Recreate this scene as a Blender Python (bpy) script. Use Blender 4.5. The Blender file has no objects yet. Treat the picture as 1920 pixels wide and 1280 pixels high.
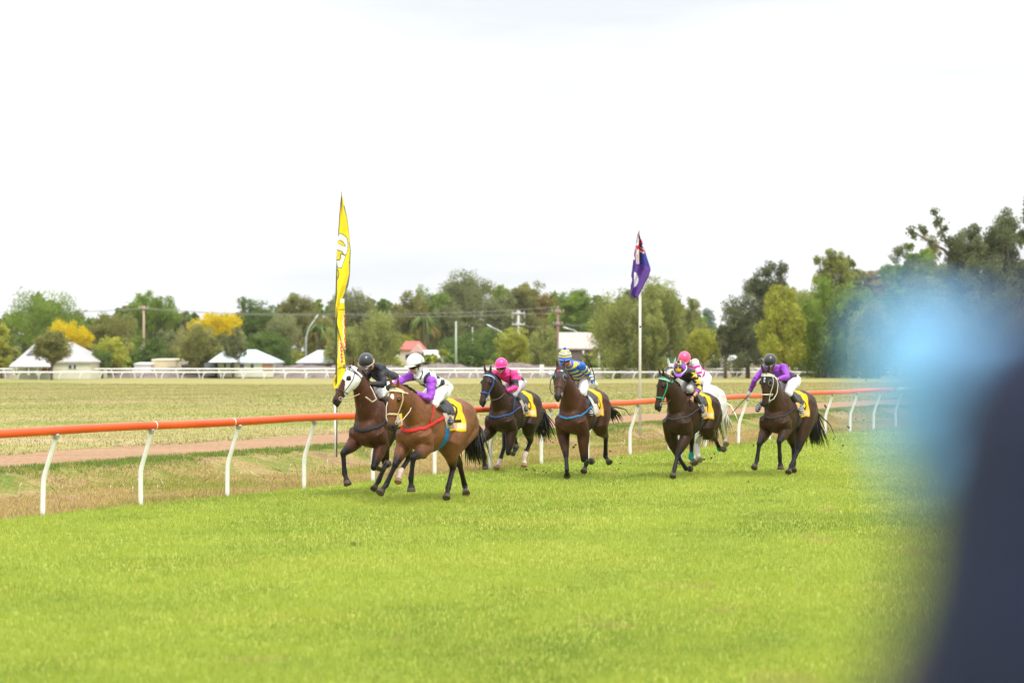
import bpy, math, random
import numpy as np
from mathutils import Vector, Matrix, Quaternion
from mathutils.bvhtree import BVHTree

# ------------------------------------------------------------------ camera, world, sun, exposure
scn = bpy.context.scene
COL = scn.collection
FPX = 3733.33          # focal length in pixels of a 1920 px wide frame (70 mm on 36 mm)
HC = 2.24              # camera height above the turf
HZ = 664.5             # horizon row in the 1280 px high frame
cd = bpy.data.cameras.new('camera')
cam = bpy.data.objects.new('camera', cd); COL.objects.link(cam)
cd.lens = 70.0; cd.sensor_width = 36.0; cd.clip_start = 0.05; cd.clip_end = 6000
cam.location = (0, 0, HC)
cam.rotation_euler = (math.radians(90) + math.atan((HZ - 640) / FPX), 0, 0)
cd.dof.use_dof = True; cd.dof.focus_distance = 33.5; cd.dof.aperture_fstop = 1.8
scn.camera = cam
scn.view_settings.view_transform = 'Standard'; scn.view_settings.look = 'None'
scn.view_settings.exposure = 0.95; scn.view_settings.gamma = 1.0

SUN_EL, SUN_AZ = math.radians(58), math.radians(150)   # azimuth measured clockwise from +Y
world = bpy.data.worlds.new('World'); scn.world = world; world.use_nodes = True
nt = world.node_tree; nt.nodes.clear()
wo = nt.nodes.new('ShaderNodeOutputWorld'); bg = nt.nodes.new('ShaderNodeBackground')
sky = nt.nodes.new('ShaderNodeTexSky'); sky.sky_type = 'NISHITA'; sky.sun_disc = False
sky.sun_elevation = SUN_EL; sky.sun_rotation = SUN_AZ
tc = nt.nodes.new('ShaderNodeTexCoord'); mp = nt.nodes.new('ShaderNodeMapping'); mp.inputs['Scale'].default_value = (1.2, 1.2, 7)
nz = nt.nodes.new('ShaderNodeTexNoise'); nz.inputs['Scale'].default_value = 2.2; nz.inputs['Detail'].default_value = 5
rp = nt.nodes.new('ShaderNodeValToRGB')
rp.color_ramp.elements[0].position = 0.34; rp.color_ramp.elements[0].color = (4.55, 4.68, 4.85, 1)
rp.color_ramp.elements[1].position = 0.52; rp.color_ramp.elements[1].color = (5.9, 5.95, 6.0, 1)
mx = nt.nodes.new('ShaderNodeMix'); mx.data_type = 'RGBA'; mx.inputs[0].default_value = 0.93
nt.links.new(tc.outputs['Generated'], mp.inputs[0]); nt.links.new(mp.outputs[0], nz.inputs['Vector'])
nt.links.new(nz.outputs['Fac'], rp.inputs[0]); nt.links.new(sky.outputs[0], mx.inputs[6]); nt.links.new(rp.outputs[0], mx.inputs[7])
# an overcast sky is about twice as bright overhead as at the horizon
sp_ = nt.nodes.new('ShaderNodeSeparateXYZ'); zr = nt.nodes.new('ShaderNodeMapRange'); zr.inputs[1].default_value = 0.22; zr.inputs[2].default_value = 1.0; zr.inputs[3].default_value = 1.0; zr.inputs[4].default_value = 2.3
nt.links.new(tc.outputs['Generated'], sp_.inputs[0]); nt.links.new(sp_.outputs[2], zr.inputs[0])
vs = nt.nodes.new('ShaderNodeVectorMath'); vs.operation = 'SCALE'; nt.links.new(mx.outputs[2], vs.inputs[0]); nt.links.new(zr.outputs[0], vs.inputs['Scale'])
nt.links.new(vs.outputs[0], bg.inputs[0]); bg.inputs[1].default_value = 0.105
nt.links.new(bg.outputs[0], wo.inputs[0])
sl = bpy.data.lights.new('sun', 'SUN'); sl.energy = 1.5; sl.angle = math.radians(10); sl.color = (1.0, 0.95, 0.88)
so = bpy.data.objects.new('sun', sl); COL.objects.link(so)
sd = Vector((math.sin(SUN_AZ) * math.cos(SUN_EL), math.cos(SUN_AZ) * math.cos(SUN_EL), math.sin(SUN_EL)))
so.rotation_euler = sd.to_track_quat('Z', 'Y').to_euler(); so.location = (0, 0, 30)

RNG = np.random.default_rng(7)
random.seed(7)

# ------------------------------------------------------------------ helpers
def srgb(r, g, b):
    f = lambda c: (c / 255) / 12.92 if c / 255 <= 0.04045 else ((c / 255 + 0.055) / 1.055) ** 2.4
    return np.array([f(r), f(g), f(b)])

def mat(name, color=None, rough=0.7, vcol=False, noise=None, bump=None, spec=0.5, sheen=0, transl=0, metal=0, coat=0):
    m = bpy.data.materials.new(name); m.use_nodes = True
    n = m.node_tree; b = n.nodes['Principled BSDF']
    b.inputs['Roughness'].default_value = rough; b.inputs['Specular IOR Level'].default_value = spec
    b.inputs['Metallic'].default_value = metal
    if sheen: b.inputs['Sheen Weight'].default_value = sheen
    if coat: b.inputs['Coat Weight'].default_value = coat; b.inputs['Coat Roughness'].default_value = 0.25
    src = None
    if vcol:
        a = n.nodes.new('ShaderNodeAttribute'); a.attribute_name = 'Col'; src = a.outputs['Color']
    else:
        r = n.nodes.new('ShaderNodeRGB'); r.outputs[0].default_value = (*color, 1); src = r.outputs[0]
    if noise:
        sc, amt = noise
        t = n.nodes.new('ShaderNodeTexCoord'); z = n.nodes.new('ShaderNodeTexNoise'); z.inputs['Scale'].default_value = sc
        z.inputs['Detail'].default_value = 6
        n.links.new(t.outputs['Object'], z.inputs['Vector'])
        mr = n.nodes.new('ShaderNodeMapRange'); mr.inputs[1].default_value = 0.3; mr.inputs[2].default_value = 0.7
        mr.inputs[3].default_value = 1 - amt; mr.inputs[4].default_value = 1 + amt
        n.links.new(z.outputs['Fac'], mr.inputs[0])
        mm = n.nodes.new('ShaderNodeVectorMath'); mm.operation = 'SCALE'
        n.links.new(src, mm.inputs[0]); n.links.new(mr.outputs[0], mm.inputs['Scale']); src = mm.outputs[0]
    n.links.new(src, b.inputs['Base Color'])
    if bump:
        sc, st = bump
        t = n.nodes.new('ShaderNodeTexCoord'); z = n.nodes.new('ShaderNodeTexNoise'); z.inputs['Scale'].default_value = sc; z.inputs['Detail'].default_value = 4
        n.links.new(t.outputs['Object'], z.inputs['Vector'])
        bp = n.nodes.new('ShaderNodeBump'); bp.inputs['Strength'].default_value = st; bp.inputs['Distance'].default_value = 0.02
        n.links.new(z.outputs['Fac'], bp.inputs['Height']); n.links.new(bp.outputs[0], b.inputs['Normal'])
    if transl:
        tr = n.nodes.new('ShaderNodeBsdfTranslucent'); n.links.new(src, tr.inputs[0])
        ms = n.nodes.new('ShaderNodeMixShader'); ms.inputs[0].default_value = transl
        out = n.nodes['Material Output']
        n.links.new(b.outputs[0], ms.inputs[1]); n.links.new(tr.outputs[0], ms.inputs[2]); n.links.new(ms.outputs[0], out.inputs[0])
    return m

M = {}
M['coat'] = mat('horse_coat', rough=0.46, vcol=True, noise=(6, 0.28), bump=(9, 0.7), spec=0.17)
M['cloth'] = mat('silk_cloth', rough=0.6, vcol=True, bump=(24, 0.9))
M['skin'] = mat('skin', rough=0.5, vcol=True)
M['helmet'] = mat('helmet_shell', rough=0.3, vcol=True, coat=0.3)
M['hair'] = mat('hair', rough=0.5, vcol=True)
M['leather'] = mat('leather', rough=0.45, vcol=True)
M['glossy'] = mat('glossy', rough=0.08, vcol=True)
M['fabric'] = mat('fabric', rough=0.85, vcol=True, bump=(60, 0.3))
M['paintwhite'] = mat('white_plastic', color=(0.80, 0.80, 0.77), rough=0.4, noise=(6, 0.06))
M['orange'] = mat('orange_plastic', color=(0.78, 0.085, 0.012), rough=0.33, noise=(1.3, 0.16))
M['leaf'] = mat('leaves', rough=0.6, vcol=True, transl=0.45, spec=0.15)
M['grass'] = mat('grass_blades', rough=0.65, vcol=True, transl=0.42, spec=0.2)
M['bark'] = mat('bark', color=(0.13, 0.10, 0.075), rough=0.9, noise=(3, 0.4))
M['wall'] = mat('building', rough=0.8, vcol=True, noise=(0.8, 0.08))
M['metal'] = mat('weathered_metal', rough=0.5, vcol=True)
M['soil'] = mat('clod_soil', color=(0.05, 0.034, 0.018), rough=0.95, noise=(60, 0.4))

def to_mesh(name, V, F, m, cols=None, smooth=True):
    me = bpy.data.meshes.new(name)
    V = np.asarray(V, dtype=np.float32)
    if isinstance(F, np.ndarray):
        k = F.shape[1]; nf = len(F)
        me.vertices.add(len(V)); me.vertices.foreach_set('co', V.ravel())
        me.loops.add(nf * k); me.loops.foreach_set('vertex_index', F.astype(np.int32).ravel())
        me.polygons.add(nf); me.polygons.foreach_set('loop_start', np.arange(0, nf * k, k, dtype=np.int32))
        me.update(calc_edges=True)
    else:
        me.from_pydata(V.tolist(), [], F); me.update()
    if cols is not None:
        a = me.color_attributes.new('Col', 'FLOAT_COLOR', 'POINT')
        c = np.ones((len(V), 4), dtype=np.float32); c[:, :3] = cols
        a.data.foreach_set('color', c.ravel())
    me.polygons.foreach_set('use_smooth', np.full(len(me.polygons), smooth))
    me.materials.append(m)
    return me

def link(name, me, parent=None):
    o = bpy.data.objects.new(name, me); COL.objects.link(o)
    if parent is not None: o.parent = parent
    return o

def tag(o, label=None, cat=None, group=None, kind=None):
    if label: o['label'] = label
    if cat: o['category'] = cat
    if group: o['group'] = group
    if kind: o['kind'] = kind
    return o

def thing(name, label, cat, loc=(0, 0, 0), rz=0, group=None):
    o = bpy.data.objects.new(name, None); COL.objects.link(o)
    o.location = loc; o.rotation_euler = (0, 0, rz); o.empty_display_size = 0.2
    return tag(o, label, cat, group)

class MB:
    def __init__(s): s.V = []; s.F = []; s.C = []
    def add(s, V, F, c=(0.5, 0.5, 0.5)):
        b = len(s.V); s.V += [tuple(v) for v in V]; s.F += [tuple(b + i for i in f) for f in F]
        c = np.asarray(c, float)
        s.C += [tuple(c)] * len(V) if c.ndim == 1 else [tuple(x) for x in c]
    def box(s, x0, x1, y0, y1, z0, z1, c=(0.5, 0.5, 0.5)):
        V = [(x, y, z) for z in (z0, z1) for y in (y0, y1) for x in (x0, x1)]
        s.add(V, [(0, 2, 3, 1), (4, 5, 7, 6), (0, 1, 5, 4), (2, 6, 7, 3), (0, 4, 6, 2), (1, 3, 7, 5)], c)
    def loft(s, st, n=14, c=(0.5, 0.5, 0.5)):
        # st: list of (center, vecA, vecB) half-axis vectors
        V = []; F = []
        for (p, a, b) in st:
            p = np.array(p, float)
            for k in range(n):
                t = 2 * math.pi * k / n
                V.append(p + np.array(a) * math.cos(t) + np.array(b) * math.sin(t))
        m = len(st)
        for i in range(m - 1):
            for k in range(n):
                k2 = (k + 1) % n
                F.append((i * n + k, i * n + k2, (i + 1) * n + k2, (i + 1) * n + k))
        F.append(tuple(range(n - 1, -1, -1))); F.append(tuple((m - 1) * n + k for k in range(n)))
        s.add(V, F, c)
    def tube(s, pts, rad, n=10, c=(0.5, 0.5, 0.5), flat=1.0, side=None):
        P = [np.array(p, float) for p in pts]
        R = rad if hasattr(rad, '__len__') else [rad] * len(P)
        st = []; ref = np.array(side if side is not None else (0.13, 0.97, 0.21), float)
        for i, p in enumerate(P):
            t = P[min(i + 1, len(P) - 1)] - P[max(i - 1, 0)]; t = t / (np.linalg.norm(t) + 1e-9)
            a = ref - t * (ref @ t)
            if np.linalg.norm(a) < 0.05: a = np.cross(t, (0.3, 0.2, 0.9))
            a /= np.linalg.norm(a); b = np.cross(t, a); ref = a if side is None else ref
            st.append((p, a * R[i], b * R[i] * flat))
        s.loft(st, n, c)
    def ell(s, p, r, ax=None, n=12, m=8, c=(0.5, 0.5, 0.5)):
        p = np.array(p, float); r = np.array(r, float)
        A = np.eye(3) if ax is None else np.array(ax, float)
        st = []
        for i in range(m + 1):
            th = math.pi * (0.02 + 0.96 * i / m)
            st.append((p + A[2] * r[2] * math.cos(th), A[0] * r[0] * math.sin(th), A[1] * r[1] * math.sin(th)))
        s.loft(st, n, c)
    def build(s, name, m, parent=None, smooth=True):
        return link(name, to_mesh(name, s.V, s.F, m, np.array(s.C), smooth), parent)

def unit(v):
    v = np.array(v, float); return v / (np.linalg.norm(v) + 1e-9)

def remesh(mb, vox, it=4, fac=0.5):
    """union of the closed shells in mb as one continuous surface -> V, F arrays, normals"""
    me = bpy.data.meshes.new('tmp'); me.from_pydata(mb.V, [], mb.F); me.update()
    o = bpy.data.objects.new('tmp', me); COL.objects.link(o)
    r = o.modifiers.new('r', 'REMESH'); r.mode = 'VOXEL'; r.voxel_size = vox; r.use_smooth_shade = True
    s_ = o.modifiers.new('s', 'SMOOTH'); s_.iterations = it; s_.factor = fac
    dg = bpy.context.evaluated_depsgraph_get(); dg.update()
    ev = o.evaluated_get(dg); m2 = ev.to_mesh()
    V = np.zeros(len(m2.vertices) * 3, dtype=np.float32); m2.vertices.foreach_get('co', V); V = V.reshape(-1, 3).astype(float)
    N = np.zeros(len(m2.vertices) * 3, dtype=np.float32); m2.vertices.foreach_get('normal', N); N = N.reshape(-1, 3).astype(float)
    F = np.zeros(len(m2.loops), dtype=np.int32); m2.loops.foreach_get('vertex_index', F); F = F.reshape(-1, 4)
    ev.to_mesh_clear(); bpy.data.objects.remove(o); bpy.data.meshes.remove(me)
    return V, F, N

def segd(P, a, b):
    a = np.array(a, float); b = np.array(b, float); ab = b - a
    t = np.clip(((P - a) @ ab) / (ab @ ab + 1e-12), 0, 1)
    return np.linalg.norm(P - (a + t[:, None] * ab), axis=1), t

def shell(name, V, F, N, mask, off, m, cols, parent, wrinkle=0.0):
    keep = mask[F].all(axis=1)
    Fk = F[keep]
    if len(Fk) == 0: return None
    used = np.unique(Fk); cnt_all = np.bincount(F.ravel(), minlength=len(V)); cnt_k = np.bincount(Fk.ravel(), minlength=len(V))
    bound = cnt_k < cnt_all
    o_ = np.full(len(V), off); 
    if wrinkle:
        w = np.sin(V[:, 0] * 41 + 3 * np.sin(V[:, 2] * 23)) * np.sin(V[:, 1] * 37 + 2 * np.sin(V[:, 0] * 29)) + 0.6 * np.sin(V[:, 2] * 67 + V[:, 0] * 31)
        o_ = o_ + wrinkle * w
    o_[bound] = -0.002
    V2 = V + N * o_[:, None]
    idx = np.full(len(V), -1); idx[used] = np.arange(len(used))
    return link(name, to_mesh(name, V2[used], idx[Fk], m, cols[used] if np.ndim(cols) == 2 else np.tile(cols, (len(used), 1))), parent)

def smoothstep(a, b, x):
    t = np.clip((np.asarray(x, float) - a) / (b - a), 0, 1); return t * t * (3 - 2 * t)

_lat = np.random.default_rng(3).random((256, 256))
def vn(x, y, sc):
    x = np.asarray(x) * sc + 1000.0; y = np.asarray(y) * sc + 1000.0
    xi = np.floor(x).astype(int); yi = np.floor(y).astype(int); fx = x - xi; fy = y - yi
    fx = fx * fx * (3 - 2 * fx); fy = fy * fy * (3 - 2 * fy)
    g = lambda i, j: _lat[i % 256, j % 256]
    return (g(xi, yi) * (1 - fx) + g(xi + 1, yi) * fx) * (1 - fy) + (g(xi, yi + 1) * (1 - fx) + g(xi + 1, yi + 1) * fx) * fy
def fbm(x, y, sc): return (vn(x, y, sc) + 0.5 * vn(x, y, sc * 2.1) + 0.25 * vn(x, y, sc * 4.3)) / 1.75

def pip(P, poly):
    x, y = P[:, 0], P[:, 1]; ins = np.zeros(len(P), bool); n = len(poly)
    for i in range(n):
        x0, y0 = poly[i]; x1, y1 = poly[(i + 1) % n]
        c = ((y0 > y) != (y1 > y)); xi = (x1 - x0) * (y - y0) / ((y1 - y0) if y1 != y0 else 1e-9) + x0
        ins ^= c & (x < xi)
    return ins
# rail line: P0 + t*U ; D = distance past the rail (away from the camera)
P0 = np.array([-6.52, 27.67]); U = np.array([0.4799, 0.8773]); NN = np.array([-0.8773, 0.4799])
def rd(x, y): return (np.asarray(x) - P0[0]) * NN[0] + (np.asarray(y) - P0[1]) * NN[1]
def rt(x, y): return (np.asarray(x) - P0[0]) * U[0] + (np.asarray(y) - P0[1]) * U[1]
def gz(x, y):
    x = np.asarray(x, float); y = np.asarray(y, float); d = rd(x, y)
    wob = 0.5 * (fbm(x, y, 0.35) - 0.5)
    z = -0.30 * smoothstep(0.4, 4.0, d) + 0.30 * smoothstep(6.2 + wob * 1.8, 7.4 + wob * 1.8, d)
    z = z + 0.07 * (fbm(x, y, 0.9) - 0.5) * smoothstep(0.3, 1.5, d) * (1 - smoothstep(8.0, 8.6, d))
    z = z - 0.76 * smoothstep(13, 110, d) + 0.05 * (fbm(x, y, 0.25) - 0.5) * smoothstep(12.5, 14, d)
    z = z + 0.80 * (1 - smoothstep(4.0, 9.5, np.hypot(x, y)))
    return z

def W(px, py, Y):
    """world point seen at photo pixel (px,py) at depth Y: used to estimate real positions"""
    return np.array([(px - 960) * Y / FPX, Y, HC + (HZ - py) * Y / FPX])

exec_order = []
# ------------------------------------------------------------------ ground
def ground_mat(name, stops, sc, bumpst=0.5, sc2=8, stretch=None, along=True):
    m = bpy.data.materials.new(name); m.use_nodes = True; n = m.node_tree; b = n.nodes['Principled BSDF']
    b.inputs['Roughness'].default_value = 0.95; b.inputs['Specular IOR Level'].default_value = 0.15
    t = n.nodes.new('ShaderNodeTexCoord'); mp = n.nodes.new('ShaderNodeMapping')
    mp.inputs['Rotation'].default_value = (0, 0, -math.atan2(U[1], U[0]))
    mp.inputs['Scale'].default_value = stretch or (1, 1, 1)
    n.links.new(t.outputs['Object'], mp.inputs[0])
    z = n.nodes.new('ShaderNodeTexNoise'); z.inputs['Scale'].default_value = sc; z.inputs['Detail'].default_value = 8; z.inputs['Roughness'].default_value = 0.65
    n.links.new(mp.outputs[0], z.inputs['Vector'])
    r = n.nodes.new('ShaderNodeValToRGB'); cr = r.color_ramp
    while len(cr.elements) < len(stops): cr.elements.new(0.5)
    for e, (p, c) in zip(cr.elements, stops): e.position = p; e.color = (*c, 1)
    n.links.new(z.outputs['Fac'], r.inputs[0])
    z2 = n.nodes.new('ShaderNodeTexNoise'); z2.inputs['Scale'].default_value = sc2; z2.inputs['Detail'].default_value = 6
    n.links.new(t.outputs['Object'], z2.inputs['Vector'])
    mr = n.nodes.new('ShaderNodeMapRange'); mr.inputs[1].default_value = 0.3; mr.inputs[2].default_value = 0.7; mr.inputs[3].default_value = 0.75; mr.inputs[4].default_value = 1.25
    n.links.new(z2.outputs['Fac'], mr.inputs[0])
    mm = n.nodes.new('ShaderNodeVectorMath'); mm.operation = 'SCALE'; n.links.new(r.outputs[0], mm.inputs[0]); n.links.new(mr.outputs[0], mm.inputs['Scale'])
    n.links.new(mm.outputs[0], b.inputs['Base Color'])
    bp = n.nodes.new('ShaderNodeBump'); bp.inputs['Strength'].default_value = bumpst; bp.inputs['Distance'].default_value = 0.04
    n.links.new(z2.outputs['Fac'], bp.inputs['Height']); n.links.new(bp.outputs[0], b.inputs['Normal'])
    return m

C_TURF = np.array([0.325, 0.392, 0.058]); C_TURF2 = np.array([0.205, 0.285, 0.043]); C_TURFY = np.array([0.45, 0.44, 0.09])
C_DRY = np.array([0.50, 0.38, 0.16]); C_OLIVE = np.array([0.33, 0.34, 0.075]); C_BANKG = np.array([0.16, 0.25, 0.045]); C_SOIL = np.array([0.315, 0.195, 0.110])
C_INF = np.array([0.345, 0.315, 0.105]); C_INFD = np.array([0.41, 0.31, 0.165]); C_INFG = np.array([0.21, 0.26, 0.052])

def strip(name, ts, ds, m, lift, colf=None, edge=None):
    T, D = np.meshgrid(ts, ds, indexing='ij')
    if edge is not None: D = edge(T, D)
    X = P0[0] + T * U[0] + D * NN[0]; Y = P0[1] + T * U[1] + D * NN[1]
    Z = gz(X, Y) + lift
    V = np.stack([X.ravel(), Y.ravel(), Z.ravel()], 1); a, b = T.shape
    I = np.arange(a * b).reshape(a, b)
    F = np.stack([I[:-1, :-1].ravel(), I[1:, :-1].ravel(), I[1:, 1:].ravel(), I[:-1, 1:].ravel()], 1)
    return tag(link(name, to_mesh(name, V, F, m, None)), kind='structure')

g_inf = ground_mat('infield_grass', [(0.36, C_INFG * .85), (0.46, C_INF * .85), (0.54, C_INF * 0.82), (0.62, C_INFD * .9)], 0.13, 0.5, 2.5, (1, 1, 1))
g_inf.node_tree.nodes['Mapping'].inputs['Rotation'].default_value = (0, 0, 0); g_inf.node_tree.nodes['Mapping'].inputs['Scale'].default_value = (.22, 1, 1)
g_rough = ground_mat('rough_verge', [(0.32, C_BANKG * .7), (0.43, C_OLIVE * .55), (0.52, C_DRY * .6), (0.60, C_SOIL * .8)], 0.9, 0.9, 16, (0.6, 1.0, 1))
g_turf = ground_mat('turf', [(0.30, C_TURF2 * 0.8), (0.50, C_TURF * 0.8), (0.70, C_TURFY * 0.75)], 0.5, 0.5, 14, (0.45, 1, 1))
g_dirt = ground_mat('dirt', [(0.30, C_SOIL * 0.78), (0.50, C_SOIL), (0.70, C_SOIL * 1.15)], 0.9, 0.9, 7, (0.2, 1.0, 1))
ts_f = np.concatenate([[-1200, -500, -200, -100, -60], np.arange(-40, 90, 0.5), [100, 120, 160, 250, 500, 1500, 4000]])
strip('ground', np.concatenate([[-2500, -1000, -500, -200, -100], np.arange(-60, 140, 2.5), [160, 200, 300, 500, 900, 1800, 4500]]),
      np.concatenate([[12.0, 12.6, 13.2], np.arange(14, 60, 2.0), np.arange(62, 140, 6), [200, 400, 900, 2000, 4500]]), g_inf, -0.004)
strip('verge', ts_f, np.arange(-0.6, 8.8, 0.22), g_rough, 0.0)
strip('dirt_track', ts_f, np.arange(8.0, 12.9, 0.3), g_dirt, 0.006,
      edge=lambda T, D: np.where(D < 8.15, 8.0 + 1.3 * (fbm(T, T * 0 + 5, 0.35) - 0.45), np.where(D > 12.6, 12.6 + 1.6 * (fbm(T, T * 0 + 9, 0.3) - 0.5), D)))
tt = np.concatenate([[-1200, -500, -200, -100, -60], np.arange(-40, 90, 1.0), [100, 120, 160, 250, 500, 1500, 4000]])
strip('turf_track', tt, np.concatenate([[-2500, -800, -300, -120, -60, -40], np.arange(-32, -0.3, 1.0), [-0.15, 0.02]]), g_turf, 0.008,
      edge=lambda T, D: np.where(D > -0.05, 0.0 + 0.30 * (fbm(T, T * 0 + 2, 0.9) - 0.5), D))

# grass blades
def blades(name, X, Y, h, w, cols, label):
    n = len(X); Z = gz(X, Y) + 0.006
    a = RNG.random(n) * 2 * math.pi; lean = RNG.normal(0, 0.45, n) * h; la = RNG.random(n) * 2 * math.pi
    hx, hy = np.cos(a) * w / 2, np.sin(a) * w / 2
    V = np.empty((n, 3, 3)); V[:, 0] = np.stack([X - hx, Y - hy, Z], 1); V[:, 1] = np.stack([X + hx, Y + hy, Z], 1)
    V[:, 2] = np.stack([X + lean * np.cos(la), Y + lean * np.sin(la), Z + h], 1)
    C = np.repeat(cols[:, None, :], 3, 1)
    o = link(name, to_mesh(name, V.reshape(-1, 3), np.arange(3 * n).reshape(n, 3), M['grass'], C.reshape(-1, 3), False))
    return tag(o, label, 'grass', kind='stuff')

def wedge(n, y0, y1, pw, half=0.30, pad=2.0):
    # more blades per square metre close to the stand
    u = RNG.random(n); q = pw + 1
    Y = (y0 ** q + u * (y1 ** q - y0 ** q)) ** (1 / q)
    X = (RNG.random(n) * 2 - 1) * (half * Y + pad)
    return X, Y

X, Y = wedge(820000, 11.5, 72, -0.9)
k = rd(X, Y) < 0.02 + 0.3 * (fbm(rt(X, Y), 2 + 0 * X, 0.9) - 0.5); X, Y = X[k], Y[k]
f1 = fbm(rt(X, Y) * 0.5, rd(X, Y), 0.55); f2 = fbm(X, Y, 3.0); f3 = RNG.random(len(X))
f4 = fbm(X, Y, 0.8); mixv = np.clip((f1 - 0.5) * 1.3 + (f2 - 0.5) * 1.2 + (f4 - 0.5) * 0.8 + 0.70 + .10 * np.sin(rd(X, Y) * 2.1 + .5 * f1), 0, 1)[:, None]
cols = C_TURF2 * (1 - mixv) + C_TURF * 1.12 * mixv
cols = np.where((f3 > 0.90)[:, None], C_TURFY * 1.1, cols) * (0.90 + 0.2 * RNG.random(len(X)))[:, None]
bare = (vn(X, Y, 1.1) > 0.93) | (vn(X + 50, Y, 3.3) > 0.965)
cols[bare] = cols[bare] * 0.6 + C_DRY * 0.35
for (px_, py_) in [(1320, 861), (1334, 859), (1152, 884), (950, 893), (665, 1023), (1290, 985), (1400, 905)]:
    Yd_ = HC * FPX / (py_ - HZ); xd_ = (px_ - 960) * Yd_ / FPX; dd_ = np.hypot(X - xd_, (Y - Yd_) * .6) + .06 * (vn(X, Y, 9) - .5); hit_ = (dd_ < .09) & (RNG.random(len(X)) < .6)
    cols[hit_] = np.array([.13, .13, .04]) * (.6 + RNG.random(hit_.sum())[:, None])
blades('turf_grass', X, Y, (0.028 + 0.03 * RNG.random(len(X))) * (0.75 + 0.6 * f2), 0.007 * (0.6 + Y / 28), cols, 'short bright green mown grass of the racing track')
# rough verge
T = -12 + RNG.random(300000) ** 1.15 * 75; D = RNG.random(len(T)) * 8.6
X = P0[0] + T * U[0] + D * NN[0]; Y = P0[1] + T * U[1] + D * NN[1]
f1 = fbm(T * 0.4, D, 0.8); f2 = fbm(X, Y, 2.2)
soilp = (fbm(T * 0.45 + 40, D, 0.75) > 0.50) & (D > 5.2) & (D < 7.4) | (fbm(T + 90, D, 1.7) > 0.73)
k = ~soilp | (RNG.random(len(T)) < 0.12); T, D, X, Y, f1, f2 = T[k], D[k], X[k], Y[k], f1[k], f2[k]
g = smoothstep(6.6, 7.4, D) * (0.35 + 0.65 * smoothstep(0.35, 0.6, f2))
m1 = smoothstep(0.38, 0.62, f1)[:, None]
cols = C_OLIVE * (1 - m1) + C_DRY * m1
cols = cols * (1 - g[:, None]) + C_BANKG * g[:, None]
near = np.exp(-D / 0.8)[:, None]; cols = cols * (1 - near * 0.4) + C_DRY * near * 0.4
cols = cols * (0.65 + 0.7 * RNG.random(len(X)))[:, None]
blades('rough_grass', X, Y, 0.03 + 0.05 * RNG.random(len(X)) + 0.025 * g, 0.012 * (0.7 + Y / 40), cols, 'rough dry olive grass growing beyond the orange running rail')
# infield tufts
T = -30 + RNG.random(420000) * 170; D = 12.3 + .9 * (vn(T, T * 0, .8) - .5) + RNG.random(len(T)) ** 1.35 * 130
X = P0[0] + T * U[0] + D * NN[0]; Y = P0[1] + T * U[1] + D * NN[1]
f1 = fbm(X * 0.22, Y, 0.11); f2 = fbm(X * 0.35 + 30, Y, 0.30)
m1 = smoothstep(0.42, 0.56, f1)[:, None]; m2 = smoothstep(0.50, 0.62, f2)[:, None]
cols = (C_INFG * (1 - m1) + C_INF * m1) * (1 - m2 * 0.8) + C_INFD * m2 * 0.8
cols = cols * (0.88 + 0.24 * RNG.random(len(X)))[:, None]
blades('infield_grass', X, Y, 0.03 + 0.045 * RNG.random(len(X)), 0.018 * (0.6 + Y / 70), cols, 'pale yellow green paddock grass of the infield')
# dry seed heads beside the rail
mb = MB()
for i in range(260):
    t = random.uniform(-6, 34); d = abs(random.gauss(0, 0.9)) + 0.1
    if vn(t, 0, 0.6) < 0.42: continue
    x, y = P0 + t * U + d * NN; z = float(gz(x, y)); h = random.uniform(0.16, 0.36); lx, ly = random.gauss(0, 0.08), random.gauss(0, 0.08)
    c = (0.42, 0.34, 0.17) if random.random() < 0.7 else (0.22, 0.12, 0.07)
    mb.tube([(x, y, z), (x + lx * 0.5, y + ly * 0.5, z + h * 0.6), (x + lx, y + ly, z + h)], 0.0028, 4, c)
    mb.tube([(x + lx, y + ly, z + h), (x + lx * 1.3, y + ly * 1.3, z + h + 0.03), (x + lx * 1.7, y + ly * 1.7, z + h + 0.06)], [0.004, 0.008, 0.003], 5, (0.55, 0.46, 0.28) if c[0] > 0.3 else c)
tag(mb.build('seed_heads', M['fabric']), 'dry grass stems with pale seed heads along the foot of the rail', 'grass', kind='stuff')

# ------------------------------------------------------------------ running rail
def rail3(t, d=0, z=0):
    p = P0 + t * U + d * NN; return np.array([p[0], p[1], z])
SP = 2.119
rr = thing('running_rail', 'long orange running rail on curved white posts beside the galloping horses', 'rail', tuple(rail3(15 * SP)))
def loc_(root, p): return np.array(p, float) - np.array(root.location)
mb = MB(); pts = []; t = -3.2 * SP
while t < 17.55 * SP:
    pts.append(loc_(rr, rail3(t, -0.22, 1.19 + 0.008 * math.sin(t * 1.3)))); t += SP / 4
mb.tube(pts, 0.062, 16); mb.build('rail', M['orange'], rr)
mb = MB(); pts = []
while t < 34 * SP:
    pts.append(loc_(rr, rail3(t, -0.22 - 0.0009 * (t - 37) ** 2, 1.19))); t += SP / 2
mb.tube(pts, 0.058, 14); w_ = mb.build('rail', M['paintwhite'], rr); tag(w_, 'white far section of the rail')
for tq in (1.02, 1.93, 3.98, 4.14, 7.1, 10.05, 13.0):
    mb = MB(); a = tq * SP
    mb.tube([loc_(rr, rail3(a - 0.008, -0.22, 1.19 + 0.008 * math.sin(a * 1.3))), loc_(rr, rail3(a + 0.008, -0.22, 1.19 + 0.008 * math.sin(a * 1.3)))], 0.0645, 16)
    mb.build('joint_ring', M['paintwhite'], rr)
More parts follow.
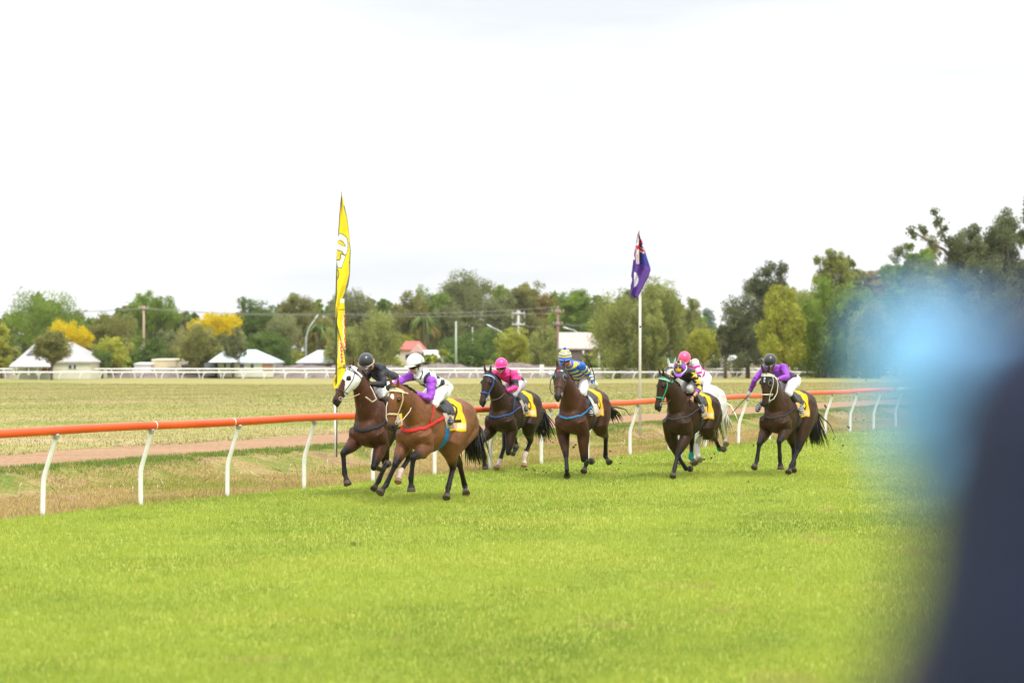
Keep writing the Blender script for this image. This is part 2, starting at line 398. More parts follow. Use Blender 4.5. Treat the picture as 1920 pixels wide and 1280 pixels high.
def post_mb(rnd=0):
    m_ = MB(); j = random.gauss(0, 0.006)
    m_.tube([(0, 0, -0.12), (0, 0, 0.1), (0, 0, 0.40), (-0.01, 0, 0.52), (-0.04, 0, 0.62), (-0.085, 0, 0.74), (-0.15, 0, 0.92), (-0.215, 0, 1.115), (-0.225, 0, 1.15)],
            [0.036, 0.036, 0.036, 0.036, 0.035, 0.034, 0.032, 0.030, 0.038], 12)
    return m_
pm = post_mb(); post_me = to_mesh('post', pm.V, pm.F, M['paintwhite'], np.array(pm.C))
cm_ = MB(); cm_.tube([(-.205, 0, 1.075), (-.222, 0, 1.128)], .040, 12, (.36, .36, .35)); cm_.box(-.26, -.18, -.05, .05, 1.118, 1.132, (.36, .36, .35)); clamp_me = to_mesh('clamp', cm_.V, cm_.F, M['metal'], np.array(cm_.C), False)
for i in range(-3, 30):
    o = link('post', post_me, rr); p = loc_(rr, rail3(i * SP, 0.0 if i < 18 else -0.0009 * (i * SP - 37) ** 2))
    o.location = p; o.rotation_euler = (random.gauss(0, 0.012), random.gauss(0, 0.012), math.atan2(NN[1], NN[0])); link('clamp', clamp_me, o)

# ------------------------------------------------------------------ far double rail
def far_rail(y0, zt, label, lean, y_slope, x0, x1, sp, off):
    root = thing('white_rail', label, 'rail', (0, y0, -0.76))
    mb = MB(); n = 60
    mb.tube([(x, x * y_slope, zt) for x in np.linspace(x0, x1, n)], 0.085, 10, flat=1.0)
    mb.build('rail', M['paintwhite'], root)
    q = MB(); q.tube([(0, 0, -0.1), (0, 0, 0.35), (lean * 0.25, 0, 0.62), (lean, 0, zt - 0.03)], [0.055, 0.055, 0.055, 0.05], 8)
    me = to_mesh('post', q.V, q.F, M['paintwhite'], np.array(q.C))
    x = x0 + off; c = 0
    while x < x1 and c < 99:
        o = link('post', me, root); o.location = (x, x * y_slope, 0); x += sp; c += 1
far_rail(233, 0.93, 'nearer of the two long white rails crossing the far side of the infield', 0.30, 0.0, -70, 62, 2.40, 0.2)
far_rail(247, 1.22, 'farther of the two long white rails crossing the far side of the infield', -0.30, 0.02, -74, 66, 2.65, 0.9)

FIT = {}
def fit_row(key, loc, tail, legs, rider):
    J = {}; R = {}
    for i, q in enumerate("LR"):
        for k, n in enumerate(("elb", "kne", "ffe", "fho", "sti", "hoc", "hfe", "hho")): J[n + q] = legs[(i * 8 + k) * 3:(i * 8 + k) * 3 + 3]
        for k, n in enumerate(("sho", "elb", "han", "hip", "kne", "ank", "toe")): R[n + q] = rider[(i * 7 + k) * 3:(i * 7 + k) * 3 + 3]
    J["poll"], J["muz"], R["pel"], R["che"], R["head"] = (tail[3 * k:3 * k + 3] for k in range(5))
    FIT[key] = dict(loc=loc, J=J, R=R)
fit_row('A', (-2.07, 31.961, -1.904, -0.053, 1.012, -0.057), (1.055, -0.034, 2.034, 1.249, -0.261, 1.551, -0.125, 0.072, 1.862, 0.29, 0.013, 2.0, 0.475, -0.074, 2.13),
  (0.457, 0.173, 0.866, 0.729, 0.151, 0.523, 0.435, 0.182, 0.464, 0.293, 0.202, 0.556, -0.392, 0.2, 0.958, -0.691, 0.173, 0.61, -0.365, 0.14, 0.381, -0.261, 0.152, 0.247, 0.57, -0.209, 0.913, 0.977, -0.254, 0.744, 1.004, -0.219, 0.436, 1.042, -0.154, 0.284, -0.37, -0.2, 0.946, -0.513, -0.164, 0.51, -0.214, -0.169, 0.244, -0.084, -0.185, 0.137),
  (0.405, 0.142, 2.055, 0.488, 0.215, 1.796, 0.695, 0.041, 1.814, -0.024, 0.103, 1.804, 0.352, 0.093, 1.65, 0.228, 0.271, 1.308, 0.204, 0.307, 1.142, 0.174, -0.119, 2.036, 0.329, -0.217, 1.822, 0.552, -0.064, 1.839, -0.111, -0.054, 1.833, 0.104, -0.238, 1.547, 0.028, -0.289, 1.157, 0.178, -0.31, 1.079))
fit_row('B', (-1.144, 30.395, -2.084, -0.049, 1.007, 0.001), (1.21, 0.05, 1.779, 1.318, 0.019, 1.23, -0.062, 0.04, 1.762, 0.338, -0.024, 1.942, 0.492, -0.056, 2.125),
  (0.532, 0.141, 0.884, 0.953, 0.178, 0.764, 0.975, 0.15, 0.457, 0.979, 0.157, 0.277, -0.069, 0.189, 0.908, -0.34, 0.08, 0.554, -0.092, 0.139, 0.248, 0.018, 0.18, 0.126, 0.596, -0.213, 0.914, 0.944, -0.142, 0.65, 1.057, -0.228, 0.358, 1.19, -0.244, 0.251, -0.563, -0.198, 0.896, -0.879, -0.129, 0.566, -1.067, -0.143, 0.212, -0.953, -0.055, 0.123),
  (0.382, 0.14, 1.873, 0.494, 0.189, 1.618, 0.704, 0.038, 1.702, 0.032, 0.104, 1.725, 0.387, 0.173, 1.543, 0.06, 0.237, 1.322, 0.169, 0.345, 1.254, 0.395, -0.197, 1.959, 0.666, -0.217, 1.891, 0.922, -0.206, 1.808, -0.054, -0.081, 1.754, 0.195, -0.245, 1.486, 0.019, -0.29, 1.129, 0.18, -0.31, 1.079))
fit_row('C', (0.038, 38.192, -2.003, -0.07, 1.004, -0.017), (1.126, 0.006, 1.925, 1.376, -0.012, 1.424, -0.053, 0.051, 1.775, 0.347, -0.035, 1.939, 0.541, -0.001, 2.076),
  (0.472, 0.175, 0.874, 0.629, 0.169, 0.464, 0.334, 0.142, 0.422, 0.216, 0.138, 0.545, -0.213, 0.206, 0.948, -0.528, 0.107, 0.63, -0.252, 0.108, 0.34, -0.204, 0.122, 0.178, 0.556, -0.22, 0.87, 0.954, -0.223, 0.68, 0.95, -0.187, 0.35, 0.932, -0.162, 0.17, -0.216, -0.2, 0.992, -0.012, -0.196, 0.579, 0.244, -0.188, 0.269, 0.369, -0.19, 0.154),
  (0.314, 0.143, 1.928, 0.403, 0.234, 1.678, 0.636, 0.112, 1.617, 0.046, 0.104, 1.732, 0.406, 0.169, 1.555, 0.067, 0.199, 1.353, 0.151, 0.318, 1.265, 0.437, -0.194, 1.93, 0.472, -0.262, 1.661, 0.684, -0.094, 1.66, -0.048, -0.072, 1.765, 0.19, -0.245, 1.491, 0.02, -0.29, 1.131, 0.18, -0.31, 1.079))
fit_row('D', (1.29, 36.266, -1.95, -0.028, 1.016, -0.033), (1.096, -0.012, 1.958, 1.429, 0.051, 1.513, 0.08, -0.002, 1.821, 0.462, -0.037, 2.034, 0.662, -0.059, 2.164),
  (0.469, 0.178, 0.824, 0.466, 0.176, 0.385, 0.175, 0.14, 0.322, 0.006, 0.162, 0.324, -0.331, 0.192, 0.946, -0.747, 0.178, 0.75, -0.867, 0.128, 0.37, -0.772, 0.231, 0.276, 0.447, -0.213, 0.841, 0.615, -0.096, 0.452, 0.753, -0.029, 0.207, 0.627, -0.072, 0.099, -0.337, -0.2, 0.981, -0.635, -0.16, 0.633, -0.571, -0.14, 0.239, -0.447, -0.14, 0.122),
  (0.407, 0.137, 2.08, 0.197, 0.182, 1.902, 0.359, 0.328, 1.743, 0.125, 0.096, 1.771, 0.466, 0.165, 1.566, 0.213, 0.199, 1.263, 0.342, 0.276, 1.183, 0.527, -0.214, 2.016, 0.622, -0.257, 1.756, 0.868, -0.243, 1.868, 0.04, -0.104, 1.779, 0.24, -0.248, 1.463, 0.021, -0.29, 1.13, 0.182, -0.31, 1.079))
fit_row('E', (3.302, 36.537, -2.098, -0.038, 0.98, -0.007), (1.146, -0.022, 1.911, 1.275, -0.096, 1.359, -0.061, 0.014, 1.856, 0.353, -0.007, 2.0, 0.58, 0.043, 2.055),
  (0.551, 0.148, 0.827, 0.823, 0.092, 0.482, 0.999, 0.114, 0.241, 1.112, 0.139, 0.117, -0.231, 0.184, 0.918, -0.656, 0.166, 0.737, -0.988, 0.123, 0.522, -0.874, 0.248, 0.528, 0.489, -0.191, 0.774, 0.222, -0.177, 0.414, 0.059, -0.099, 0.192, -0.111, -0.092, 0.179, -0.264, -0.199, 1.02, -0.53, -0.257, 0.65, -0.256, -0.137, 0.387, -0.172, -0.024, 0.294),
  (0.363, 0.171, 1.978, 0.302, 0.311, 1.721, 0.5, 0.262, 1.544, 0.008, 0.099, 1.808, 0.391, 0.136, 1.689, 0.157, 0.253, 1.383, 0.26, 0.336, 1.281, 0.375, -0.181, 1.964, 0.466, -0.253, 1.709, 0.68, -0.095, 1.664, -0.047, -0.094, 1.808, 0.173, -0.244, 1.507, 0.024, -0.29, 1.139, 0.181, -0.31, 1.079))
fit_row('F', (3.691, 39.764, -2.075, -0.006, 1.017, 0.007), (1.105, -0.089, 1.956, 1.364, -0.007, 1.465, -0.058, 0.006, 1.769, 0.33, -0.007, 1.98, 0.526, -0.067, 2.106),
  (0.459, 0.18, 0.952, 0.66, 0.16, 0.561, 0.571, 0.14, 0.275, 0.647, 0.14, 0.123, -0.319, 0.2, 0.979, -0.726, 0.173, 0.766, -1.019, 0.103, 0.504, -0.893, 0.187, 0.427, 0.459, -0.18, 0.952, 0.66, -0.16, 0.561, 0.571, -0.14, 0.275, 0.647, -0.14, 0.123, -0.387, -0.201, 0.892, -0.475, -0.234, 0.44, -0.169, -0.103, 0.223, -0.048, -0.012, 0.148),
  (0.453, 0.105, 2.052, 0.464, 0.223, 1.797, 0.667, 0.095, 1.674, -0.024, 0.112, 1.743, 0.23, 0.248, 1.465, 0.019, 0.29, 1.128, 0.18, 0.31, 1.079, 0.283, -0.176, 1.936, 0.452, -0.247, 1.725, 0.668, -0.096, 1.666, -0.04, -0.107, 1.749, 0.215, -0.247, 1.474, 0.019, -0.29, 1.128, 0.18, -0.31, 1.079))
fit_row('G', (5.16, 37.141, -2.115, -0.05, 1.002, -0.022), (1.105, 0.058, 1.946, 1.161, 0.039, 1.384, -0.025, 0.039, 1.826, 0.358, -0.115, 1.989, 0.548, -0.115, 2.137),
  (0.469, 0.152, 0.901, 0.861, 0.182, 0.708, 0.846, 0.191, 0.396, 0.837, 0.201, 0.218, -0.291, 0.177, 0.928, -0.076, 0.162, 0.526, 0.191, 0.131, 0.231, 0.323, 0.136, 0.126, 0.547, -0.215, 0.875, 0.93, -0.177, 0.659, 1.002, -0.193, 0.363, 1.118, -0.194, 0.238, -0.408, -0.2, 0.943, -0.665, -0.192, 0.56, -0.464, -0.095, 0.231, -0.345, -0.049, 0.12),
  (0.358, 0.059, 2.041, 0.525, 0.204, 1.87, 0.771, 0.102, 1.834, 0.052, 0.106, 1.766, 0.406, 0.165, 1.583, 0.095, 0.243, 1.344, 0.202, 0.33, 1.248, 0.442, -0.282, 2.012, 0.614, -0.403, 1.83, 0.557, -0.533, 1.599, -0.03, -0.081, 1.807, 0.156, -0.245, 1.492, 0.501, -0.381, 1.345, 0.644, -0.341, 1.267))

# ------------------------------------------------------------------ horses
q_ = FIT['F']['loc']; FIT['F']['loc'] = (q_[0] + .05, q_[1], *q_[2:])
SUPS = {'L': 1, 'R': -1}
def build_horse(key, label, coat, o):
    fit = FIT[key]; J = {k: np.array(v) for k, v in fit['J'].items()}
    X0, Y0, yaw, dz, kk, pit = fit['loc']
    root = thing('racehorse', label, 'horse', (X0, Y0, dz), yaw, 'racehorses galloping along the rail'); root.scale = (kk,) * 3
    cp, sp = math.cos(pit), math.sin(pit)
    def TP(x, y, z): return np.array([x * cp - (z - 1.2) * sp, y, 1.2 + x * sp + (z - 1.2) * cp])
    mb = MB()
    prof = [(-0.99, 1.30, 1.16, .05), (-0.95, 1.40, 1.07, .13), (-0.87, 1.50, .99, .205), (-0.74, 1.57, .95, .262), (-0.58, 1.61, .95, .285), (-0.42, 1.61, .965, .275),
            (-0.24, 1.575, .93, .265), (-0.06, 1.54, .875, .285), (0.10, 1.54, .83, .29), (0.24, 1.575, .80, .275), (0.36, 1.61, .81, .25), (0.48, 1.59, .83, .235),
            (0.60, 1.50, .85, .215), (0.70, 1.38, .88, .19), (0.78, 1.26, .93, .14), (0.82, 1.16, 1.0, .08)]
    st = []
    for x, zt, zb, w in prof:
        st.append((TP(x, 0, (zt + zb) / 2), np.array([-sp, 0, cp]) * (zt - zb) / 2, (0, w, 0)))
    mb.loft(st, 22)
    # neck
    poll = J['poll']; nb = TP(.40, 0, 1.24)
    ctrl = [nb, TP(.58, 0, 1.36), TP(.76, 0, 1.50), None, None, None]
    nv = poll - TP(.60, 0, 1.38); nd = unit(nv)
    neck_pts = []
    b0 = TP(.44, 0, 1.25)
    for i, s in enumerate((0, .2, .4, .6, .8, 1.0)):
        base = b0 * (1 - s) + (poll - np.array([0, 0, 0.035])) * s
        arch = np.cross(unit(poll - b0), (0, 1, 0)) * -1
        neck_pts.append(base + np.array([0, 0, 1]) * 0.05 * math.sin(math.pi * s))
    ra = (.32, .275, .23, .19, .155, .118); rb = (.22, .185, .15, .118, .095, .08)
    st = []
    for i, p in enumerate(neck_pts):
        tdir = unit(neck_pts[min(i + 1, 5)] - neck_pts[max(i - 1, 0)]); s_ = unit(np.cross((0, 0, 1), tdir)); u_ = np.cross(tdir, s_)
        st.append((p, u_ * ra[i], s_ * rb[i]))
    mb.loft(st, 16)
    # head
    a = unit(J['muz'] - poll); s_ = unit(np.cross((0, 0, 1), a)) if abs(a[2]) < 0.97 else np.array([0, 1.0, 0])
    if s_[1] < 0: s_ = -s_
    f = np.cross(s_, a)
    if f[0] < 0 and f[2] < 0: f = -f
    if f @ np.array([1, 0, 0.6]) < 0: f = -f
    HL = 0.60
    head = [(-.07, .05, .055, 0), (-.02, .09, .088, -.012), (.07, .122, .106, -.03), (.15, .136, .112, -.04), (.23, .124, .102, -.035), (.31, .100, .082, -.022),
            (.40, .080, .066, -.012), (.48, .073, .062, -.010), (.54, .073, .067, -.012), (.585, .064, .061, -.012), (.62, .040, .042, -.01)]
    mb.loft([(poll + a * t + f * d, f * rf, s_ * rs) for t, rf, rs, d in head], 16)
    for q in (1, -1):
        mb.ell(poll + a * .17 + s_ * q * .084 + f * .035, (.035, .05, .03), (f, a, s_))       # brow
        mb.ell(poll + a * .14 + s_ * q * .062 - f * .075, (.07, .085, .035), (f, a, s_))       # cheek
        mb.ell(poll + a * .555 + s_ * q * .042 + f * .012, (.030, .035, .022), (f, a, s_))     # nostril flare
        # ear
        eb = poll - a * .02 + s_ * q * .05 + f * .05; et = eb + unit(-a * .75 + f * .55 + s_ * q * .22 + np.array([0, 0, .5])) * .165
        mb.loft([(eb, s_ * .030, f * .022), (eb * .6 + et * .4, s_ * .034, f * .02), (eb * .25 + et * .75, s_ * .022, f * .013), (et, s_ * .006, f * .006)], 10)
    mb.ell(poll + a * .60 - f * .055, (.032, .045, .035), (f, a, s_))                          # chin
    for q in (1, -1):
        mb.ell(TP(.60, .13 * q, 1.30), (.10, .09, .20)); mb.ell(TP(-.36, .17 * q, 1.40), (.16, .10, .14)); mb.ell(TP(.10, .16 * q, 1.12), (.26, .125, .20))
    for sd, s in SUPS.items():
        e, kn, fe, ho = (J[n + sd] for n in ('elb', 'kne', 'ffe', 'fho'))
        sp_ = TP(.66, .155 * s, 1.13)
        mb.ell(TP(.46, .165 * s, 1.30), (.17, .085, .27)); mb.ell(TP(.70, .105 * s, 1.08), (.105, .11, .13))
        mb.ell((sp_ + e) / 2 + np.array([-.03, .02 * s, .02]), (.17, .095, .12))
        mb.tube([sp_, e * .5 + sp_ * .5, e, e * .65 + kn * .35, e * .3 + kn * .7, kn + (e - kn) * .10, kn], [.13, .13, .118, .10, .072, .056, .052], 14, side=(0, 1, 0), flat=1.12)
        mb.ell(kn, (.056, .052, .062)); mb.ell(e * .72 + kn * .28 + np.array([.01, .015 * s, 0]), (.10, .082, .13))
        mb.tube([kn, kn * .75 + fe * .25, kn * .4 + fe * .6, fe], [.048, .039, .037, .045], 12)
        mb.ell(fe, (.049, .045, .048))
        hinds = [('hoc', 'hfe', 'hho')]
        h_, m_, hh = J['hoc' + sd], J['hfe' + sd], J['hho' + sd]; stf = J['sti' + sd]; hip = TP(-.54, .13 * s, 1.34)
        mb.ell(TP(-.62, .135 * s, 1.30), (.26, .145, .24)); mb.ell(TP(-.80, .12 * s, 1.17), (.16, .13, .22))
        mb.tube([hip, hip * .5 + stf * .5, stf, stf * .7 + h_ * .3, stf * .35 + h_ * .65, h_ * .9 + stf * .1, h_], [.21, .20, .155, .128, .088, .063, .056], 16, side=(0, 1, 0), flat=1.2)
        mb.tube([TP(-.80, .12 * s, 1.10), (stf * .55 + h_ * .45) + np.array([-.05, 0, 0]), h_ + unit(stf - h_) * .10 + np.array([-.03, 0, 0.0])], [.135, .075, .028], 12, side=(0, 1, 0))
        back = unit(np.cross((0, 1, 0), unit(h_ - stf))); back = back if back[0] < 0 else -back
        mb.tube([h_ + (stf - h_) * .02 + back * .02, h_ + unit(stf - h_) * .075 + back * .055], [.036, .026], 10)
        mb.ell(h_, (.060, .053, .068))
        mb.tube([h_, h_ * .75 + m_ * .25, h_ * .4 + m_ * .6, m_], [.050, .042, .040, .048], 12)
        mb.ell(m_, (.051, .047, .050))
        for (fe_, ho_) in ((fe, ho), (m_, hh)):
            d = unit(ho_ - fe_); mb.tube([fe_, fe_ + d * .075, fe_ + d * .115], [.042, .037, .046], 12)
            mb.tube([fe_ + d * .105, fe_ + d * .15, fe_ + d * .195, fe_ + d * .20], [.048, .059, .069, .064], 14)
    V, F, N = remesh(mb, 0.0125, 9, 0.5)
    # colours of the coat: dark points, muzzle, socks
    C = np.tile(np.array(coat, float), (len(V), 1)); dark = np.array(o.get('dark', (.012, .010, .010)))
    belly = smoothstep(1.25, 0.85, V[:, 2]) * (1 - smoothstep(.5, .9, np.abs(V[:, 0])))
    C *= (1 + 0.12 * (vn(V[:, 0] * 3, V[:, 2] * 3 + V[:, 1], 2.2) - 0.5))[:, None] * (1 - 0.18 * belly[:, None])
    nrm = np.full(len(V), 9.0)
    legmask = np.zeros(len(V))
    alll = {}
    for sd in 'LR':
        for nm, (p, q_, r_) in dict(f=('kne' + sd, 'ffe' + sd, 'fho' + sd), h=('hoc' + sd, 'hfe' + sd, 'hho' + sd)).items():
            up = J['elb' + sd] if nm == 'f' else J['sti' + sd]
            d1, t1 = segd(V, up, J[p]); d2, t2 = segd(V, J[p], J[q_]); d3, t3 = segd(V, J[q_], J[r_] + unit(J[r_] - J[q_]) * .05)
            low = (np.minimum(d2, d3) < .085); d0 = np.minimum(d2, d3)
            lm = np.where((d0 < .09) & (d0 <= d1 + .02), 1.0, 0.0)
            lm = np.maximum(lm, np.where((d1 < .11) & (V[:, 2] < 1.0), smoothstep(o.get('legup', .45), .95, t1), 0))
            legmask = np.maximum(legmask, lm); alll[nm + sd] = (d2, t2, d3, t3)
    if o.get('points', True): C = C * (1 - legmask[:, None]) + dark * legmask[:, None]
    for key2, (d2, t2, d3, t3) in alll.items():
        hoof = (d3 < .085) & (t3 > .58) & (d3 < d2 + .01)
        sock = o.get('socks', {}).get(key2)
        if sock:
            mk = ((d3 < .075) & (d3 <= d2 + .02)) | ((d2 < .065) & (t2 > sock)); C[mk] = (.62, .50, .44)
            C[hoof] = (.30, .17, .10)
        else: C[hoof] = o.get('hoof', (.075, .055, .042))
        ban = o.get('bandage', {}).get(key2)
    dh, th = segd(V, poll, poll + a * .62); inhead = (dh < .17) & (th > .02)
    mz = smoothstep(.78, .93, th) * (dh < .12); C = C * (1 - mz[:, None]) + np.array(o.get('muzzle', (.03, .024, .022))) * mz[:, None]
    for q in (1, -1):
        npos = poll + a * .575 + s_ * q * .052 + f * .018; dn = np.linalg.norm(V - npos, axis=1); C[dn < .022] = (.004, .003, .003)
        ep = poll + a * .175 + s_ * q * .10 + f * .035; dn = np.linalg.norm(V - ep, axis=1)
        C = np.where((dn < .045)[:, None], C * .35, C)
    if o.get('star'):
        ps = poll + a * .13 + f * .09; dn = np.linalg.norm(V - ps, axis=1); C[dn < .03] = (.75, .72, .68)
        ps = poll + a * .15 + f * .085 + s_ * .02; C[np.linalg.norm(V - ps, axis=1) < .02] = (.75, .72, .68)
    link('body', to_mesh('body', V, F, M['coat'], C), root)
    bvh = BVHTree.FromPolygons(V.tolist(), F.tolist())
    def snap(p, off=.010):
        loc, nr, i, d = bvh.find_nearest(Vector(p)); return np.array(loc) + np.array(nr) * off, np.array(nr)
    def strap(name, pts, w, col, m='leather', off=.009, sub=4, closed=False, flat=.28):
        P = [np.array(p, float) for p in pts]; Q = []
        for i in range(len(P) - 1):
            for k in range(sub): Q.append(P[i] + (P[i + 1] - P[i]) * k / sub)
        Q.append(P[-1]); st = []
        S = [snap(q, off) for q in Q]
        for i, (p, nr) in enumerate(S):
            t = unit(S[min(i + 1, len(S) - 1)][0] - S[max(i - 1, 0)][0]); b = unit(np.cross(t, nr)); n2 = np.cross(b, t)
            st.append((p, b * w / 2, n2 * max(.005, w * flat / 2)))
        q = MB(); q.loft(st, 8, col); return q
    # eyes
    for q in (1, -1):
        e = MB(); e.ell(poll + a * .175 + s_ * q * .103 + f * .040, (.021, .021, .014), (a, f, s_), c=(.01, .006, .004)); e.build('eye', M['glossy'], root)
    # mane: strands along the crest
    hb = MB(); hc = np.array(o.get('hair', (.010, .008, .008)))
    rs = random.Random(hash(key) % 99 + 5 if False else ord(key))
    for i in range(130):
        s = rs.random() * .92 + .06; base = None
        seg = s * 5; j = min(int(seg), 4); p = neck_pts[j] * (1 - seg + j) + neck_pts[j + 1] * (seg - j)
        td = unit(neck_pts[j + 1] - neck_pts[j]); ss = unit(np.cross((0, 0, 1), td)); uu = np.cross(td, ss); r_ = ra[j] * (1 - seg + j) + ra[j + 1] * (seg - j)
        p0 = p + uu * (r_ - .01) + ss * rs.gauss(0, .012); L = .13 + .07 * rs.random(); side = -1 if rs.random() < .8 else 1
        p1 = p0 + uu * .035 - td * L * .5 + ss * side * .04; p2 = p1 - td * L * .5 - uu * .045 + ss * side * .035
        hb.tube([p0, p1, p2], [.009, .009, .002], 5, hc * (.7 + .8 * rs.random()))
    for i in range(16):
        p0 = poll - a * .02 + f * .06 + s_ * rs.gauss(0, .02); hb.tube([p0, p0 + f * .03 + a * .03, p0 + a * .10 + f * .01 + s_ * rs.gauss(0, .02)], [.008, .008, .002], 5, hc * (.7 + .8 * rs.random()))
    hb.build('mane', M['hair'], root)
    # tail
    tb = MB(); d0 = TP(-.93, 0, 1.33); tl = o.get('tail', dict(back=.35, drop=.75, side=.1)); 
    for i in range(120):
        r1, r2, r3 = rs.gauss(0, 1), rs.gauss(0, 1), rs.random(); L = .50 + .24 * r3
        spread = .038 + .024 * rs.random()
        p0 = d0 + np.array([.02, r1 * .018, r2 * .02]); b_, dr, sdv = tl['back'], tl['drop'], tl['side']
        p1 = p0 + np.array([-.06 - .02 * abs(r2), r1 * .02, -.10 + .02 * r2])
        p2 = p0 + np.array([-.06 - b_ * .55 * L, sdv * .4 + r1 * spread * .8, -dr * .38 * L + r2 * spread * .7])
        p3 = p0 + np.array([-b_ * .9 * L + r2 * .03, sdv * .8 + r1 * spread * 1.3, -dr * .78 * L + r1 * .02])
        p4 = p0 + np.array([-b_ * 1.02 * L + r2 * .07, sdv + r1 * spread * 1.7, -dr * 1.05 * L + r2 * .03])
        tb.tube([p0, p1, p2, p3, p4], [.016, .016, .015, .011, .002], 5, hc * (.6 + 1.0 * rs.random()))
    tb.build('tail', M['hair'], root)
    # saddle cloth etc. : sheets laid over the back
    def sheet(name, xa, xb, pa, pb, off, colf, m, nx=40, na=60, taper=None):
        Vs = []; Cs = []
        for i in range(nx + 1):
            for j in range(na + 1):
                u, v = i / nx, j / na; ph = pa + (pb - pa) * v; x = xa + (xb - xa) * u
                if taper: x = taper(x, u, ph)
                c0 = TP(x, 0, 1.22); dv = np.array([0, math.sin(ph), math.cos(ph)]); dv = np.array([-sp * dv[2], dv[1], cp * dv[2]])
                hit = bvh.ray_cast(Vector(c0 + dv * .7), Vector(-dv), .75)
                r_ = .7 - hit[3] if hit[0] is not None else .28
                edge = min(u, 1 - u, v, 1 - v)
                oo = off + (0.004 * math.sin(ph * 5 + x * 20)) - (0.012 if edge < 1e-6 else 0)
                Vs.append(c0 + dv * (max(r_, .2) + oo)); Cs.append(colf(u, v, ph, x))
        I = np.arange((nx + 1) * (na + 1)).reshape(nx + 1, na + 1)
        Fs = np.stack([I[:-1, :-1].ravel(), I[1:, :-1].ravel(), I[1:, 1:].ravel(), I[:-1, 1:].ravel()], 1)
        return link(name, to_mesh(name, Vs, Fs, M[m], np.array(Cs)), root)
    YEL = np.array(o.get('yellow', (.80, .48, .008))); digit = o.get('digit', '8')
    def sdist(p, pts):
        b = 9
        for i in range(len(pts) - 1):
            x0, y0 = pts[i]; x1, y1 = pts[i + 1]; dx, dy = x1 - x0, y1 - y0
            t = max(0, min(1, ((p[0] - x0) * dx + (p[1] - y0) * dy) / (dx * dx + dy * dy + 1e-9))); b = min(b, math.hypot(p[0] - x0 - t * dx, p[1] - y0 - t * dy))
        return b
    cir = lambda cx, cy, rx, ry, a0, a1, n=12: [(cx + rx * math.cos(a0 + (a1 - a0) * i / n), cy + ry * math.sin(a0 + (a1 - a0) * i / n)) for i in range(n + 1)]
    GL = {'8': [cir(.5, .27, .20, .19, 0, 6.284), cir(.5, .72, .26, .24, 0, 6.284)], '0': [cir(.5, .5, .26, .42, 0, 6.284)],
          '2': [cir(.5, .32, .27, .24, math.pi, 2 * math.pi + .7), [(.68, .47), (.25, .9)], [(.2, .9), (.82, .9)]],
          '5': [[(.75, .1), (.3, .1), (.28, .45)], cir(.47, .65, .27, .25, -2.2, 2.3)], '6': [cir(.5, .68, .24, .22, 0, 6.284), [(.27, .62), (.35, .3), (.68, .1)]],
          '7': [[(.22, .12), (.8, .12), (.45, .92)]], '4': [[(.65, .95), (.65, .08), (.2, .65), (.85, .65)]]}
    def clothcol(u, v, ph, x):
        s = abs(ph) / 1.9
        if u < .05 or u > .95: return YEL * .75
        if s > .80 and s < .93:
            k_ = (1 - u) * 9
            if .06 < u < .94:
                if u > .42 and (k_ % 1) > .25 and math.sin(k_ * 40 + s * 90) > -.2: return (.62, .05, .03)
                return (.80, .62, .58) if u > .42 else (.78, .55, .30)
        if .18 < s < .80 and .12 < u < .92:
            gx = (1 - u - .08) / .80; gx = gx if ph > 0 else 1 - gx
            gy = (s - .18) / .62
            if min(sdist((gx, gy), g) for g in GL[digit]) < .075: return (.015, .013, .013)
        return YEL * (1 + .10 * math.sin(ph * 9 + x * 30))
    if o.get('cloth', True):
        sheet('saddle_cloth', -.33, .06, -1.9, 1.9, .014, clothcol, 'fabric', 44, 110, taper=lambda x, u, ph: x + .05 * abs(ph) - .03)
        pc = np.array(o.get('pad', (.42, .34, .27)))
        sheet('saddle_pad', .0, .20, -1.75, 1.75, .028, lambda u, v, ph, x: (pc if u > .25 else pc * .8) if abs(ph) > .45 else pc * .6, 'fabric', 8, 50, taper=lambda x, u, ph: x + .10 - .06 * abs(ph))
        if o.get('ystripe'): 
            sheet('saddle_cloth_edge', .17, .26, -1.5, 1.5, .036, lambda u, v, ph, x: (.80, .42, .01), 'fabric', 5, 50, taper=lambda x, u, ph: x + .06 - .10 * abs(ph))
        sheet('saddle', -.20, .16, -1.1, 1.1, .044, lambda u, v, ph, x: (.015, .014, .014), 'leather', 14, 30, taper=lambda x, u, ph: x * (1 - .35 * abs(ph)) + .05 * abs(ph))
        gc = np.array(o.get('girth', (.02, .02, .022)))
        sheet('girth', .10, .21, -3.14, -1.3, .014, lambda u, v, ph, x: gc, 'fabric', 5, 34)
        sheet('girth', .10, .21, 1.3, 3.14, .014, lambda u, v, ph, x: gc, 'fabric', 5, 34)
        for sd, s in SUPS.items():
            R_ = fit['R']; an = np.array(R_['ank' + sd]); to = np.array(R_['toe' + sd]); bt = an * .35 + to * .65 - np.array([0, 0, .045])
            g_ = MB(); tpz = TP(.05, .27 * s, 1.45)
            g_.tube([tpz, tpz * .4 + bt * .6 + np.array([0, .02 * s, .03]), bt + np.array([0, 0, .13])], .008, 6, (.02, .02, .02))
            pl = [bt + np.array([0, math.cos(q) * .055, .06 + math.sin(q) * .07]) for q in np.linspace(-math.pi / 2, 1.5 * math.pi, 15)]
            g_.tube(pl, .006, 6, (.5, .5, .52)); g_.build('stirrup', M['metal'], root)
    bp_ = o.get('breastplate')
